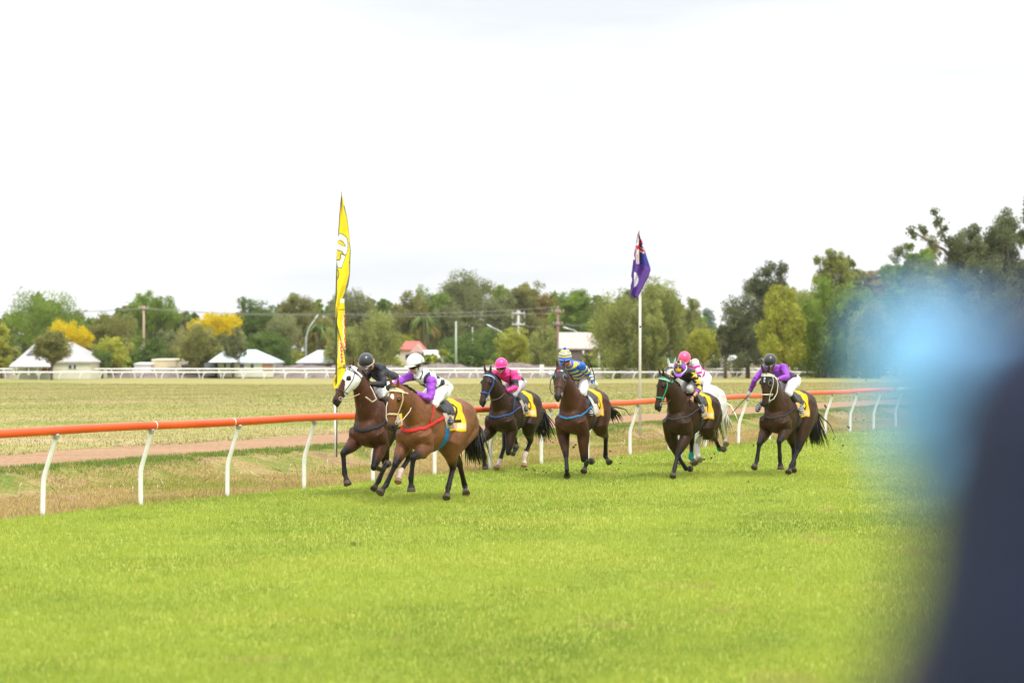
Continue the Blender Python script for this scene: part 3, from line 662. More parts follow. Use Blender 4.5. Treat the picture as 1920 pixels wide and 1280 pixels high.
    if bp_:
        bc, bw = bp_
        L = [TP(.16, .30, 1.36), TP(.36, .30, 1.30), TP(.54, .27, 1.235), TP(.68, .20, 1.18), TP(.80, .08, 1.15), TP(.83, 0, 1.14)]
        Rr = [p * np.array([1, -1, 1]) for p in L[::-1]]
        strap('b', L + Rr[1:], bw, bc, sub=5, off=.012).build('breastplate', M['fabric'], root)
        if bp_[0][0] > .3 or o.get('neckstrap'):
            strap('b', [TP(.58, .26, 1.24), TP(.50, .22, 1.42), TP(.40, .10, 1.58), TP(.38, 0, 1.62), TP(.40, -.10, 1.58), TP(.50, -.22, 1.42), TP(.58, -.26, 1.24)], bw * .55, bc).build('neck_strap', M['fabric'], root)
            strap('b', [TP(.44, .16, 1.50), TP(.30, .24, 1.42), TP(.16, .28, 1.38)], bw * .5, bc).build('neck_strap', M['fabric'], root)
    # hood / blinkers
    hood = o.get('hood')
    if hood:
        hc1 = np.array(hood['col']); dl = V - poll; tt = dl @ a; ss = dl @ s_; ff = dl @ f
        mk = (dh < .18) & (tt < hood['to'] - .10 * smoothstep(-.02, .09, ff) * hood.get('vee', 0) + hood.get('cheek', 0) * smoothstep(.04, -.06, ff)) & (tt > -.045) & (np.abs(ff) < .3)
        earm = (tt < .01) & (ff > .075); mk &= ~earm
        mk &= ~((tt < .0) & (ff < -.02))
        for q in (1, -1):
            ep = poll + a * .175 + s_ * q * .10 + f * .035; mk &= ~(np.linalg.norm(V - ep, axis=1) < hood.get('eye', .038))
        cc = np.tile(hc1, (len(V), 1))
        if hood.get('trim') is not None:
            for q in (1, -1):
                ep = poll + a * .175 + s_ * q * .10 + f * .035; dn = np.linalg.norm(V - ep, axis=1); cc[dn < hood.get('eye', .038) + .022] = hood['trim']
        if hood.get('mark') == 'letters':
            pass
        if hood.get('mark') == 'red':
            cc[(ff > .05) & (np.abs(tt - .07) < .022) & (np.abs(ss + .02) < .025)] = (.65, .03, .03)
            cc[(ff > .05) & (np.abs(tt - .07) < .018) & (np.abs(ss - .03) < .018)] = (.6, .6, .62)
        shell('hood', V, F, N, mk, .008, M['fabric'], cc, root)
        if hood.get('mark') == 'letters':
            fonts = {'P': ('110', '101', '110', '100', '100'), 'W': ('10101', '10101', '10101', '10101', '01010'), 'R': ('110', '101', '110', '101', '101')}
            lm_ = MB(); t0 = .035
            for ch in 'PWR':
                rows = fonts[ch]; w = len(rows[0]); cell = .0085 if w == 3 else .0062
                for r_, row in enumerate(rows):
                    for c_, b_ in enumerate(row):
                        if b_ == '1':
                            for h2 in (0,):
                                p = poll + a * (t0 + r_ * .0085) + s_ * ((c_ - (w - 1) / 2) * cell) + f * .2
                                hit = bvh.ray_cast(Vector(p), Vector(-f), .3)
                                if hit[0] is not None:
                                    q = np.array(hit[0]) + f * .011
                                    lm_.loft([(q - f * .003, a * .0062, s_ * cell * .72), (q + f * .002, a * .0062, s_ * cell * .72)], 4, (.8, .8, .78))
                t0 += .050
            lm_.build('letters', M['fabric'], root)
        if hood.get('cups'):
            for q in (1, -1):
                c_ = MB(); ep = poll + a * .165 + s_ * q * .112 + f * .02
                c_.ell(ep, (.045, .035, .022), (a, f, s_), c=hood['cups']); c_.build('blinker_cup', M['leather'], root)
    # bridle
    bc = np.array(o.get('bridle', (.02, .016, .014))); bw = o.get('bw', .020)
    def ring(t, tilt=0, rr_=.16, a0=0, a1=2 * math.pi, n=14, dn=0):
        return [poll + a * (t + tilt * math.cos(q)) + f * math.cos(q) * rr_ + s_ * math.sin(q) * rr_ - f * .02 for q in np.linspace(a0, a1, n)]
    br = MB()
    def addstrap(pts, w=bw, col=bc, off=.010):
        q = strap('x', pts, w, col, off=off); br.add(q.V, q.F, col)
    if not hood or hood.get('over', True):
        addstrap(ring(.045, .0, a0=-2.0, a1=2.0), bw * 1.2, np.array(o.get('brow', bc)))
    addstrap(ring(.03, -.02), bw)
    addstrap(ring(.40, .0), bw)
    for q in (1, -1):
        addstrap([poll + a * .04 + s_ * q * .1, poll + a * .16 + s_ * q * .13 - f * .03, poll + a * .30 + s_ * q * .11 - f * .03, poll + a * .40 + s_ * q * .09 - f * .02, poll + a * .50 + s_ * q * .07 - f * .03], bw * .9)
        bit = poll + a * .50 + s_ * q * .068 - f * .03
        pl = [bit + a * .028 * math.cos(w_) + f * .028 * math.sin(w_) for w_ in np.linspace(0, 2 * math.pi, 12)]
        br.tube(pl, .005, 6, (.5, .5, .5))
    if o.get('noseroll') is not None: addstrap(ring(.36, .0), .038, np.array(o['noseroll']), .016)
    br.build('bridle', M['leather'], root)
    rn = MB(); rc = np.array(o.get('reins', (.02, .015, .012)))
    for sd, s in SUPS.items():
        hd = np.array(fit['R']['han' + sd]) if key not in ('D', 'G', 'E') or (key == 'G' and sd == 'L') or (key in 'DE' and sd == 'R') else np.array(fit['R']['han' + ('R' if sd == 'L' else 'L')])
        bit = poll + a * .50 + s_ * s * .075 - f * .03; mid = (bit + hd) / 2 + np.array([0, .07 * s, -.05])
        rn.tube([bit, bit * .6 + mid * .4 + np.array([0, .02 * s, -.02]), mid, mid * .4 + hd * .6 + np.array([0, .02 * s, 0]), hd], .0095, 6, rc, flat=.6)
    if o.get('loop'):
        hd = np.array(fit['R']['hanL']); rn.tube([hd, hd + np.array([.06, .10, -.10]), hd + np.array([.0, .14, -.24]), hd + np.array([.14, .13, -.28]), hd + np.array([.32, .1, -.20])], .011, 6, rc)
    rn.build('reins', M['leather'], root)
    for key2, colb in o.get('bandage', {}).items():
        (d2, t2, d3, t3) = alll[key2]; mk = ((d2 < .075) & (t2 > .72) | (d3 < .07) & (t3 < .45)); cc = np.tile(np.array(colb, float), (len(V), 1))
        shell('bandage', V, F, N, mk, .007, M['fabric'], cc, root)
    return root, V, F, N

HORSES = {
 'A': ('bay racehorse in a white hood, leftmost of the runners, against the rail', (.080, .031, .016), dict(hood=dict(col=(.80, .80, .80), to=.33, vee=1, eye=.034, cheek=.10), bridle=(.015, .013, .013), bw=.014, reins=(.60, .50, .34), loop=True, breastplate=((.02, .02, .022), .06), digit='4', girth=(.02, .02, .02), socks={'hL': .8})),
 'B': ('bright bay racehorse with a small white star and a red breastplate, second from the left', (.175, .070, .029), dict(bridle=(.60, .47, .27), brow=(.72, .60, .42), bw=.026, reins=(.72, .60, .42), breastplate=((.55, .02, .015), .052), digit='2', girth=(.005, .13, .33), star=True, legup=.35, tail=dict(back=.12, drop=1.0, side=.10))),
 'C': ('near black racehorse with blue bridle and white hind sock, under the pink jockey', (.034, .017, .009), dict(bridle=(.01, .10, .42), brow=(.45, .55, .65), bw=.020, reins=(.10, .08, .10), breastplate=((.02, .07, .22), .032), neckstrap=True, digit='8', socks={'hL': .72, 'hR': .95}, tail=dict(back=.30, drop=.95, side=.14))),
 'D': ('bay racehorse in dark blinkers with a blue neck collar, carrying the striped jockey', (.064, .025, .014), dict(hood=dict(col=(.035, .037, .040), to=.29, vee=.6, eye=.036, trim=(.16, .16, .17), mark='red', cups=(.02, .02, .022)), breastplate=((.02, .17, .38), .034), digit='0', pad=(.62, .56, .50), bridle=(.03, .028, .03), bw=.016, legup=.75, tail=dict(back=.55, drop=.45, side=.10), points=True)),
 'E': ('dark brown racehorse with green bridle and green fetlock bands in front of the grey', (.040, .020, .010), dict(bridle=(.02, .30, .17), brow=(.30, .55, .42), bw=.024, reins=(.05, .05, .05), breastplate=((.05, .05, .055), .024), digit='7', ystripe=True, bandage={'hL': (.0, .24, .17), 'hR': (.0, .24, .17)}, tail=dict(back=.10, drop=.9, side=-.1))),
 'F': ('grey almost white racehorse mostly hidden behind the dark brown one', (.56, .54, .50), dict(cloth=False, points=True, dark=(.42, .40, .37), hair=(.55, .52, .44), muzzle=(.16, .14, .14), bridle=(.1, .1, .1), hoof=(.2, .16, .12), digit='5', tail=dict(back=.25, drop=.9, side=.08))),
 'G': ('dark bay racehorse in black blinkers lettered in white, rightmost of the runners', (.050, .024, .012), dict(hood=dict(col=(.018, .018, .020), to=.31, vee=.9, eye=.034, trim=(.12, .12, .12), mark='letters', cups=(.03, .028, .028)), bridle=(.66, .62, .50), bw=.022, brow=(.72, .70, .60), reins=(.66, .62, .50), breastplate=((.03, .03, .034), .030), digit='6', ystripe=True, tail=dict(back=.18, drop=1.05, side=.12))),
}

# ------------------------------------------------------------------ jockeys
def star_d(p, c, r, rot=0):
    poly = [(c[0] + (r if k % 2 == 0 else r * .42) * math.cos(rot + k * math.pi / 5), c[1] + (r if k % 2 == 0 else r * .42) * math.sin(rot + k * math.pi / 5)) for k in range(10)]
    return pip(p, poly)

def build_rider(key, label, o):
    fit = FIT[key]; R = {k: np.array(v) for k, v in fit['R'].items()}; R['head'] = R['head'] + np.array(o.get('hshift', (.03, 0, 0)))
    for k_, v_ in o.get('radj', {}).items(): R[k_] = R[k_] + np.array(v_)
    X0, Y0, yaw, dz, kk, pit = fit['loc']
    root = thing('person', label, 'person', (X0, Y0, dz), yaw, 'jockeys riding in the race'); root.scale = (kk,) * 3
    mb = MB(); pel, che, hd = R['pel'], R['che'], R['head']
    t_ = unit(che - pel); s_ = unit(R['shoL'] - R['shoR']); 
    up = unit(np.cross(t_, s_));  up = up if up[2] > 0 else -up
    sh_c = (R['shoL'] + R['shoR']) / 2
    ym = np.array([0, 1, 0])
    mb.loft([(pel - t_ * .13, ym * .08, up * .07), (pel - t_ * .07, ym * .145, up * .12), (pel + t_ * .04, ym * .155, up * .12), (pel * .6 + che * .4, ym * .130, up * .10),
             (pel * .3 + che * .7, s_ * .155, up * .115), (che, s_ * .165, up * .11), (che * .4 + sh_c * .6 + t_ * .06, s_ * .11, up * .075), (sh_c + t_ * .10, s_ * .05, up * .045)], 18)
    # head frame
    hy, hp = o.get('head', (0, -25)); hy, hp = math.radians(hy), math.radians(hp)
    fd = np.array([math.cos(hy) * math.cos(hp), math.sin(hy) * math.cos(hp), math.sin(hp)]); hs = unit(np.cross((0, 0, 1), fd)); hu = np.cross(fd, hs)
    mb.tube([sh_c + t_ * .03, sh_c * .5 + (hd - hu * .06) * .5, hd - hu * .07 - fd * .02], [.062, .055, .055], 12)
    mb.ell(hd, (.095, .076, .11), (fd, hs, hu)); mb.ell(hd + fd * .03 - hu * .06, (.07, .058, .062), (fd, hs, hu))
    mb.ell(hd + fd * .075 - hu * .108, (.025, .028, .02), (fd, hs, hu)); mb.ell(hd + fd * .108 - hu * .045, (.02, .013, .026), (fd, hs, hu))
    mb.ell(hd + fd * .092 - hu * .080, (.012, .026, .009), (fd, hs, hu))
    for q in (1, -1): mb.ell(hd + hs * q * .078 - hu * .03 - fd * .005, (.02, .008, .03), (fd, hs, hu))
    for sd, s in SUPS.items():
        sh, el, ha = R['sho' + sd], R['elb' + sd], R['han' + sd]
        mb.ell(sh, (.072, .068, .068)); mb.tube([sh * .75 + sh_c * .25, sh, sh * .5 + el * .5, el], [.075, .062, .052, .042], 12)
        fa = unit(ha - el); mb.tube([el, el * .65 + ha * .35, ha - fa * .02], [.042, .040, .026], 12)
        # hand: palm, four curled fingers, thumb
        pn = unit(np.cross(fa, (0, 0, 1))) * s; dn = unit(np.cross(fa, pn)); dn = dn if dn[2] < 0 else -dn
        palm = ha + fa * .045; mb.ell(palm, (.048, .020, .040), (fa, pn, dn))
        for k in range(4):
            off = dn * ((k - 1.5) * .0215); L = (.034, .040, .037, .028)[k]
            b = ha + fa * .082 + off; p1 = b + fa * L * .8 - pn * .012; p2 = p1 - pn * L * .95 - fa * .004; p3 = p2 - fa * L * .8 + pn * .002
            mb.tube([b, p1, p2, p3], [.0098, .0092, .0088, .0078], 8)
        tb = ha + fa * .025 - dn * .036; mb.tube([tb, tb + fa * .03 - pn * .022 - dn * .004, tb + fa * .052 - pn * .038 + dn * .008], [.0115, .010, .0085], 8)
        hp_, kn, an, to = R['hip' + sd], R['kne' + sd], R['ank' + sd], R['toe' + sd]
        mb.ell(hp_ + np.array([-.05, 0, -.01]), (.125, .10, .12))
        mb.tube([hp_, hp_ * .6 + kn * .4, kn], [.100, .088, .060], 14)
        mb.ell(kn, (.062, .058, .062)); mb.tube([kn, kn * .65 + an * .35, kn * .2 + an * .8, an], [.056, .056, .038, .038], 12)
        fd2 = unit(to - an); mb.tube([an - fd2 * .045 - np.array([0, 0, .02]), an + np.array([0, 0, -.02]), to * .6 + an * .4 - np.array([0, 0, .01]), to, to + fd2 * .045], [.035, .045, .042, .036, .018], 12)
    V, F, N = remesh(mb, 0.0078, 3, 0.5)
    n = len(V); skin = np.array(o.get('skin', (.50, .25, .17))); C = np.tile(skin, (n, 1))
    lp = hd + fd * .1 - hu * .08; C[np.linalg.norm(V - lp, axis=1) < .022] = (.42, .12, .10)
    for q in (1, -1): C[np.linalg.norm(V - (hd + fd * .09 + hs * q * .033 - hu * .015), axis=1) < .012] = (.03, .02, .02)
    if o.get('beard'): C[((V - hd) @ hu < -.075) & (((V - hd) @ fd) > .02) & (np.linalg.norm(V - hd, axis=1) < .16)] *= .35
    link('body', to_mesh('body', V, F, M['skin'], C), root)
    # regions
    D = {}
    def reg(nm, a, b, w=1.0):
        d, t = segd(V, a, b); D[nm] = (d / w, t)
    reg('torso', pel - t_ * .05, che + t_ * .05, 1.9); reg('head', hd, hd - hu * .08, 1.3); reg('neck', sh_c + t_ * .05, hd - hu * .06, 1.0)
    for sd in 'LR':
        reg('ua' + sd, R['sho' + sd], R['elb' + sd]); reg('fa' + sd, R['elb' + sd], R['han' + sd]); ha = R['han' + sd]; fa = unit(ha - R['elb' + sd]); reg('ha' + sd, ha + fa * .02, ha + fa * .11, 1.0)
        reg('th' + sd, R['hip' + sd], R['kne' + sd], 1.5); reg('shn' + sd, R['kne' + sd], R['ank' + sd]); reg('ft' + sd, R['ank' + sd], R['toe' + sd])
    names = list(D); DD = np.stack([D[k][0] for k in names]); near = DD.argmin(0)
    is_ = lambda *ks: np.isin(near, [names.index(k) for k in ks])
    jk = is_('torso') & (((V - pel) @ t_) > -.02) | is_('uaL', 'uaR') 
    cuff = o.get('cuff', {'L': .92, 'R': .92})
    for sd in 'LR': jk |= is_('fa' + sd) & (D['fa' + sd][1] < cuff.get(sd, .92))
    jk |= is_('neck') & (D['neck'][1] < o.get('collar', .35))
    Cj = o['silk'](dict(V=V, t=t_, s=s_, up=up, pel=pel, che=che, x=(V - pel) @ t_, y=(V - pel) @ s_, z=(V - pel) @ up, is_=is_, D=D, n=n, R=R))
    shell('silk_jacket', V, F, N, jk, .0125, M['cloth'], Cj, root, wrinkle=.0045)
    br = is_('torso') & (((V - pel) @ t_) <= .03) | is_('thL', 'thR')
    for sd in 'LR': br |= is_('shn' + sd) & (D['shn' + sd][1] < .16)
    bc = np.array(o.get('breeches', (.80, .80, .82)))
    Cb = np.tile(bc, (n, 1))
    if o.get('scribble'):
        # black lettering down the outside of the left thigh
        q0 = R['hipL']; ax = unit(R['kneL'] - q0); pz = unit(np.cross(ax, (0, 1, 0))); uu = (V - q0) @ ax; vv = (V - q0) @ pz
        mk = (V[:, 1] > q0[1]) & (uu > .02) & (uu < .21) & (np.abs(vv + .01) < .024) & (np.sin(uu * 150) + np.sin(vv * 210 + uu * 60) > .35); Cb[mk] = (.03, .03, .04)
    shell('breeches', V, F, N, br, .010, M['cloth'], Cb, root, wrinkle=.0022)
    for sd in 'LR':
        bt = is_('shn' + sd) & (D['shn' + sd][1] >= .13) | is_('ft' + sd)
        cb = np.tile(np.array((.014, .014, .015)), (n, 1))
        if o.get('sock') is not None: cb[(D['shn' + sd][1] > .35) & (D['shn' + sd][1] < .62) & is_('shn' + sd)] = o['sock']
        cb[is_('ft' + sd) & (((V - R['ank' + sd]) @ unit(R['toe' + sd] - R['ank' + sd])) > .06) & ((np.sin(V[:, 2] * 190) > .3))] = o.get('lace', (.10, .10, .10))
        shell('boot', V, F, N, bt, .009, M['leather'], cb, root)
        gl = o.get('gloves', {}).get(sd)
        if gl is not None:
            shell('glove', V, F, N, is_('ha' + sd) | (is_('fa' + sd) & (D['fa' + sd][1] > .88)), .0035, M['fabric'], np.tile(np.array(gl, float), (n, 1)), root)
    if o.get('scarf') is not None:
        mk = is_('neck') | (is_('head') & (((V - hd) @ hu) < -.045) & (((V - hd) @ fd) < .055)); shell('neck_gaiter', V, F, N, mk, .009, M['cloth'], np.tile(np.array(o['scarf'], float), (n, 1)), root, wrinkle=.003)
    # goggles
    g = MB(); arc = []
    for q in np.linspace(-1.75, 1.75, 17): arc.append((hd + fd * math.cos(q) * .106 + hs * math.sin(q) * .086 - hu * .022, q))
    g.loft([(p, hu * (.032 if abs(q) < .9 else .014), unit(p - hd) * .013) for p, q in arc], 8, (.008, .006, .006)); g.build('goggles', M['glossy'], root)
    # helmet: dome + peak
    nu, nv = 48, 20; Vh = []; Fh = []; hx = hd + hu * .030 - fd * .006
    for j in range(nv + 1):
        th = math.pi * .54 * j / nv
        for i in range(nu):
            p_ = 2 * math.pi * i / nu; r = 1.0 + .02 * math.cos(2 * p_)
            Vh.append(hx + hu * math.cos(th) * .138 + (fd * math.cos(p_) * .142 + hs * math.sin(p_) * .120) * math.sin(th) * r)
    for j in range(nv):
        for i in range(nu): Fh.append((j * nu + i, j * nu + (i + 1) % nu, (j + 1) * nu + (i + 1) % nu, (j + 1) * nu + i))
    Vh = np.array(Vh); rel = Vh - hx; lon = np.arctan2(rel @ hs, rel @ fd); hgt = (rel @ hu) / .13
    Ch = o['cap'](lon, hgt, rel @ fd, rel @ hs)
    h = MB(); h.add(Vh, Fh, Ch)
    pc = np.array(o.get('peak', Ch[-1])); pk = []
    for q in np.linspace(-1.15, 1.15, 13):
        base = hx + (fd * math.cos(q) * .141 + hs * math.sin(q) * .119) - hu * .012; tip = base + fd * .078 * math.cos(q * 1.15) - hu * .022
        pk.append(((base + tip) / 2, (tip - base) / 2 + fd * .004, hu * .006))
    h.loft(pk, 8, pc)
    if o.get('band') is not None: 
        h.tube([hx + (fd * math.cos(q) * .144 + hs * math.sin(q) * .122) - hu * (.018) for q in np.linspace(0, 2 * math.pi, 33)], .0095, 6, np.array(o['band']))
    if o.get('hatstrap'):
        for dd in (0, .03): h.tube([hx + hu * math.cos(q) * .141 - fd * (.02 + dd) * 1 + hs * math.sin(q) * .123 - fd * .03 * math.cos(q) for q in np.linspace(-1.6, 1.6, 20)], .003, 5, (.02, .02, .02))
    h.build('helmet', M['helmet'], root)
    if o.get('pompom') is not None:
        b = MB(); b.ell(hx + hu * .145, (.026, .026, .026), c=o['pompom']); b.build('pompom', M['fabric'], root)
    cs = MB()
    for q in (1, -1): cs.tube([hd + hs * q * .088 - hu * .01, hd + hs * q * .075 - hu * .07 + fd * .02, hd + hs * q * .03 - hu * .125 + fd * .055], .006, 5, (.02, .02, .02))
    cs.build('chin_strap', M['leather'], root)
    # whip
    if o.get('whip'):
        sd, tip, lab = o['whip']; ha = R['han' + sd]; fa = unit(ha - R['elb' + sd]); c0 = ha + fa * .06
        tip = np.array(tip, float); d = unit(tip - c0); Mw = Matrix.Translation((X0, Y0, dz)) @ Matrix.Rotation(yaw, 4, 'Z') @ Matrix.Diagonal((kk, kk, kk, 1))
        bend = np.array(o.get('wbend', (0, 0, 0)), float)
        pts = [c0 - d * .09, c0, c0 * .7 + tip * .3 + bend * .8, c0 * .35 + tip * .65 + bend, tip]
        base = np.array(Mw @ Vector(c0)); wt = [np.array(Mw @ Vector(p)) - base for p in pts]
        w = thing('riding_whip', lab, 'whip', tuple(base))
        q = MB(); q.tube(wt[1:], [.010, .009, .008, .006], 8, (.012, .012, .012)); q.build('shaft', M['leather'], w)
        q = MB(); q.tube(wt[:2], [.014, .012], 8, (.02, .02, .02)); q.build('grip', M['leather'], w)
    return root

K = lambda *c: np.array(c, float)
BLK, WHT, PUR, PINK, BLUE, YELW = K(.013, .013, .015), K(.80, .80, .82), K(.27, .045, .50), K(.80, .03, .25), K(.01, .11, .52), K(.80, .62, .03)
def silk_A(r):
    C = np.tile(K(.018, .018, .026), (r['n'], 1)); b = (r['z'] > .02) & (np.abs(r['y']) < .05) & r['is_']('torso') & (r['x'] > .14); C[b] = WHT
    b = r['is_']('torso') & (r['z'] < -.03) & (np.abs(r['x'] - .30) < .05) & (r['y'] > 0); C[b] = (.5, .42, .2); return C
def silk_B(r):
    C = np.tile(WHT, (r['n'], 1)); chk = ((np.floor(r['x'] / .11) + np.floor((r['y'] + .5) / .11)) % 2 == 0) & r['is_']('torso'); C[chk] = BLK * 1.5
    C[r['is_']('uaL', 'uaR', 'faL', 'faR')] = PUR * 1.1; return C
def silk_C(r):
    C = np.tile(PINK, (r['n'], 1)); to = r['is_']('torso')
    C[to & (np.abs(np.abs(r['y']) - .10) < .028)] = BLK * 1.8; C[to & (r['x'] < .05)] = BLK * 1.8
    for sd in 'LR': C[r['is_']('ua' + sd) & (r['D']['ua' + sd][1] > .45) & (r['D']['ua' + sd][1] < .97)] = BLK * 2.2
    return C
def silk_D(r):
    C = np.tile(BLUE, (r['n'], 1)); to = r['is_']('torso'); b = to & (((r['x'] + .25 * r['z']) % .115) < .052) & ((r['z'] < .04)); C[b] = YELW
    C[to & (r['z'] >= .04) & (r['x'] > .2)] = BLUE
    for sd in 'LR':
        for p in ('ua', 'fa'):
            t = r['D'][p + sd][1]; C[r['is_'](p + sd) & ((t * 3 + (.6 if p == 'ua' else 0)) % 1 < .42) & (t > .1)] = YELW
    return C
def silk_E(r):
    C = np.tile(BLK * 1.6, (r['n'], 1)); V = r['V']
    def star(c, ax1, ax2, rad, front):
        nonlocal C
        p = np.stack([(V - c) @ ax1, (V - c) @ ax2], -1); C[star_d(p, (0, 0), rad) & (np.linalg.norm(V - c, axis=1) < rad * 1.6) & front] = (.80, .52, .05)
    for sd, s in SUPS.items():
        R = r['R']; sh, el, ha = R['sho' + sd], R['elb' + sd], R['han' + sd]; ax = unit(el - sh); out = unit(np.cross(ax, (0, 0, 1))) * 1.0; ax2 = unit(np.cross(ax, (.5, s, .3)))
        for t in (.15, .62): star(sh + (el - sh) * t + unit(K(.6, s, .3)) * .05, ax, ax2, .075, (V @ unit(K(.6, s, .3))) > ((sh + (el - sh) * t) @ unit(K(.6, s, .3))))
        ax = unit(ha - el); star(el + (ha - el) * .2 + unit(K(.6, s, .3)) * .04, ax, ax2, .06, (V @ unit(K(.6, s, .3))) > (el @ unit(K(.6, s, .3))))
        C[r['is_']('fa' + sd) & (r['D']['fa' + sd][1] > .38)] = PUR
        C[r['is_']('torso') & (r['z'] > .06) & (np.abs(r['y'] - .12 * s) < .03)] = PUR
    star(r['pel'] + r['t'] * .33 + r['up'] * .11, r['t'], r['s'], .09, r['z'] > 0); return C
def silk_F(r):
    C = np.tile(WHT, (r['n'], 1)); to = r['is_']('torso'); C[to & ((r['x'] % .13) < .055)] = (.75, .02, .33)
    for sd in 'LR':
        for p in ('ua', 'fa'):
            t = r['D'][p + sd][1]; C[r['is_'](p + sd) & ((t * 2.2) % 1 > .58)] = (.75, .02, .33)
    return C
def silk_G(r):
    C = np.tile(PUR * .95, (r['n'], 1)); C[r['is_']('torso') & (r['x'] < .34) & (r['z'] > -.3)] = (.035, .010, .06); C[r['is_']('torso') & (r['x'] > .26)] = PUR; return C
flatc = lambda c: (lambda lon, h, x, y: np.tile(np.array(c, float), (len(lon), 1)))
def cap_A(lon, h, x, y): return np.tile(K(.016, .018, .022), (len(lon), 1))
def cap_D(lon, h, x, y):
    C = np.tile(YELW, (len(lon), 1)); C[((h + .08) % .36) < .18] = BLUE; return C
def cap_E(lon, h, x, y):
    C = np.tile(BLK * 1.4, (len(lon), 1)); q = np.abs(lon); C[(q > .75) & (q < 1.7) & (h < .85)] = PUR
    p = np.stack([h - .42, lon * .55], -1); C[star_d(p, (0, 0), .42)] = (.80, .50, .05)
    p = np.stack([x, y], -1); C[star_d(p, (-.01, 0), .07) & (h > .8)] = (.80, .55, .05); return C
GLW = (.62, .70, .68)
RID = {
 'A': ('jockey in black silks and black cap with a cream band on the white hooded horse', dict(silk=silk_A, cap=cap_A, peak=(.016, .018, .022), band=(.55, .42, .25), head=(8, -30), skin=(.55, .27, .19), gloves={}, beard=False, whip=('R', (.99, .02, 1.40), 'short black whip pointing forward beneath the muzzle of the white hooded horse'))),
 'B': ('jockey in white cap, checked vest and purple sleeves on the bright bay', dict(silk=silk_B, cap=flatc((.80, .80, .80)), band=(.03, .03, .03), hatstrap=True, head=(-22, -14), scarf=(.78, .78, .80), scribble=True, gloves={'L': (.02, .02, .02), 'R': (.03, .03, .03)}, collar=.7)),
 'C': ('jockey in bright pink cap and pink and black silks on the near black horse', dict(silk=silk_C, cap=flatc(PINK), head=(2, -6), gloves={'L': (.02, .02, .02), 'R': (.02, .02, .02)}, scarf=PINK, collar=.6, breeches=(.55, .50, .58))),
 'D': ('jockey in blue and yellow hooped silks and striped cap holding a whip upright', dict(silk=silk_D, cap=cap_D, peak=BLUE, radj=dict(shoL=(.03, 0, -.06), elbL=(0, .02, -.03)), hshift=(.10, 0, 0), head=(14, -12), sock=(.01, .12, .45), lace=(.55, .55, .58), gloves={'L': GLW, 'R': GLW}, pompom=BLUE, breeches=(.76, .72, .80), whip=None)),
 'E': ('jockey in black silks with yellow stars and a starred purple cap with pompom', dict(silk=silk_E, cap=cap_E, band=(.75, .72, .75), peak=PUR, pompom=(.01, .01, .012), head=(12, -42), breeches=(.50, .47, .47), cuff={'L': .55, 'R': .9})),
 'F': ('jockey in pink cap and pink and white hooped silks behind the starred jockey', dict(silk=silk_F, cap=flatc((.78, .07, .20)), head=(0, -30))),
 'G': ('jockey in purple silks and plain black cap on the rightmost horse', dict(silk=silk_G, cap=flatc((.018, .018, .021)), head=(6, -26), gloves={'L': (.7, .68, .6), 'R': GLW}, lace=(.35, .36, .37), breeches=(.74, .74, .82), beard=True)),
}
def unproj_local(key, px, py, ylat):
    """local point at lateral offset ylat that the photo shows at (px,py)"""
    X0, Y0, yaw, dz, kk, pit = FIT[key]['loc']; c, s = math.cos(yaw), math.sin(yaw)
    A = np.array([[c * kk * FPX - (px - 960) * s * kk, 0], [0, 0]]);
    x = ((px - 960) * (Y0 + kk * c * ylat) - FPX * (X0 - kk * s * ylat)) / (FPX * kk * c - (px - 960) * kk * s)
    Yd = Y0 + kk * (s * x + c * ylat); z = (HC - (py - HZ) * Yd / FPX - dz) / kk
    return np.array([x, ylat, z])
RID['D'][1]['whip'] = ('L', unproj_local('D', 1085, 656, .25), 'long black whip held upright by the blue and yellow jockey'); RID['D'][1]['wbend'] = (.0, .10, .0)
RID['G'][1]['whip'] = ('R', unproj_local('G', 1372, 775, -.75), 'thin black whip pointing down from the purple jockey\'s right hand')
RID['E'][1]['whip'] = None
for key in HORSES:
    lab, coat, o = HORSES[key]; build_horse(key, lab, coat, o)
for key in RID:
    lab, o = RID[key]; build_rider(key, lab, o)

# clods of turf thrown up by the hooves
cl_me = []
for v in range(5):
    q = MB(); rs = random.Random(v)
    for _ in range(3): q.ell((rs.gauss(0, .008), rs.gauss(0, .008), rs.gauss(0, .008)), [rs.uniform(.006, .018) for _ in range(3)], n=7, m=4)
    cl_me.append(to_mesh('clod', q.V, q.F, M['soil'], None, False))
CL = [(999, 908), (988, 880), (1002, 885), (1037, 829), (1075, 838), (1079, 834), (1144, 845), (1163, 868), (1165, 858), (1018, 898), (1024, 902), (984, 843), (1019, 809), (1030, 850), (1334, 858), (1320, 861), (1340, 851),
      (1548, 762), (1574, 805), (1605, 785), (1619, 787), (1553, 803), (1575, 848), (1624, 713), (1563, 822), (1580, 835), (1200, 612), (1355, 647), (960, 820), (1160, 880), (1105, 690), (1412, 835), (1590, 800)]
for i, (px, py) in enumerate(CL):
    Yd = 37.5 + random.uniform(-1, 1.5) if py > 640 else 38.0
    p = W(px, py, Yd); p[2] = max(p[2], .03)
    o = link('turf_clod', cl_me[i % 5]); o.location = p; o.rotation_euler = [random.uniform(0, 6) for _ in range(3)]; s = random.uniform(.7, 1.5); o.scale = (s, s, s * .8)
    tag(o, 'small dark clod of turf flung up by the hooves', 'clod', 'clods of turf in the air')
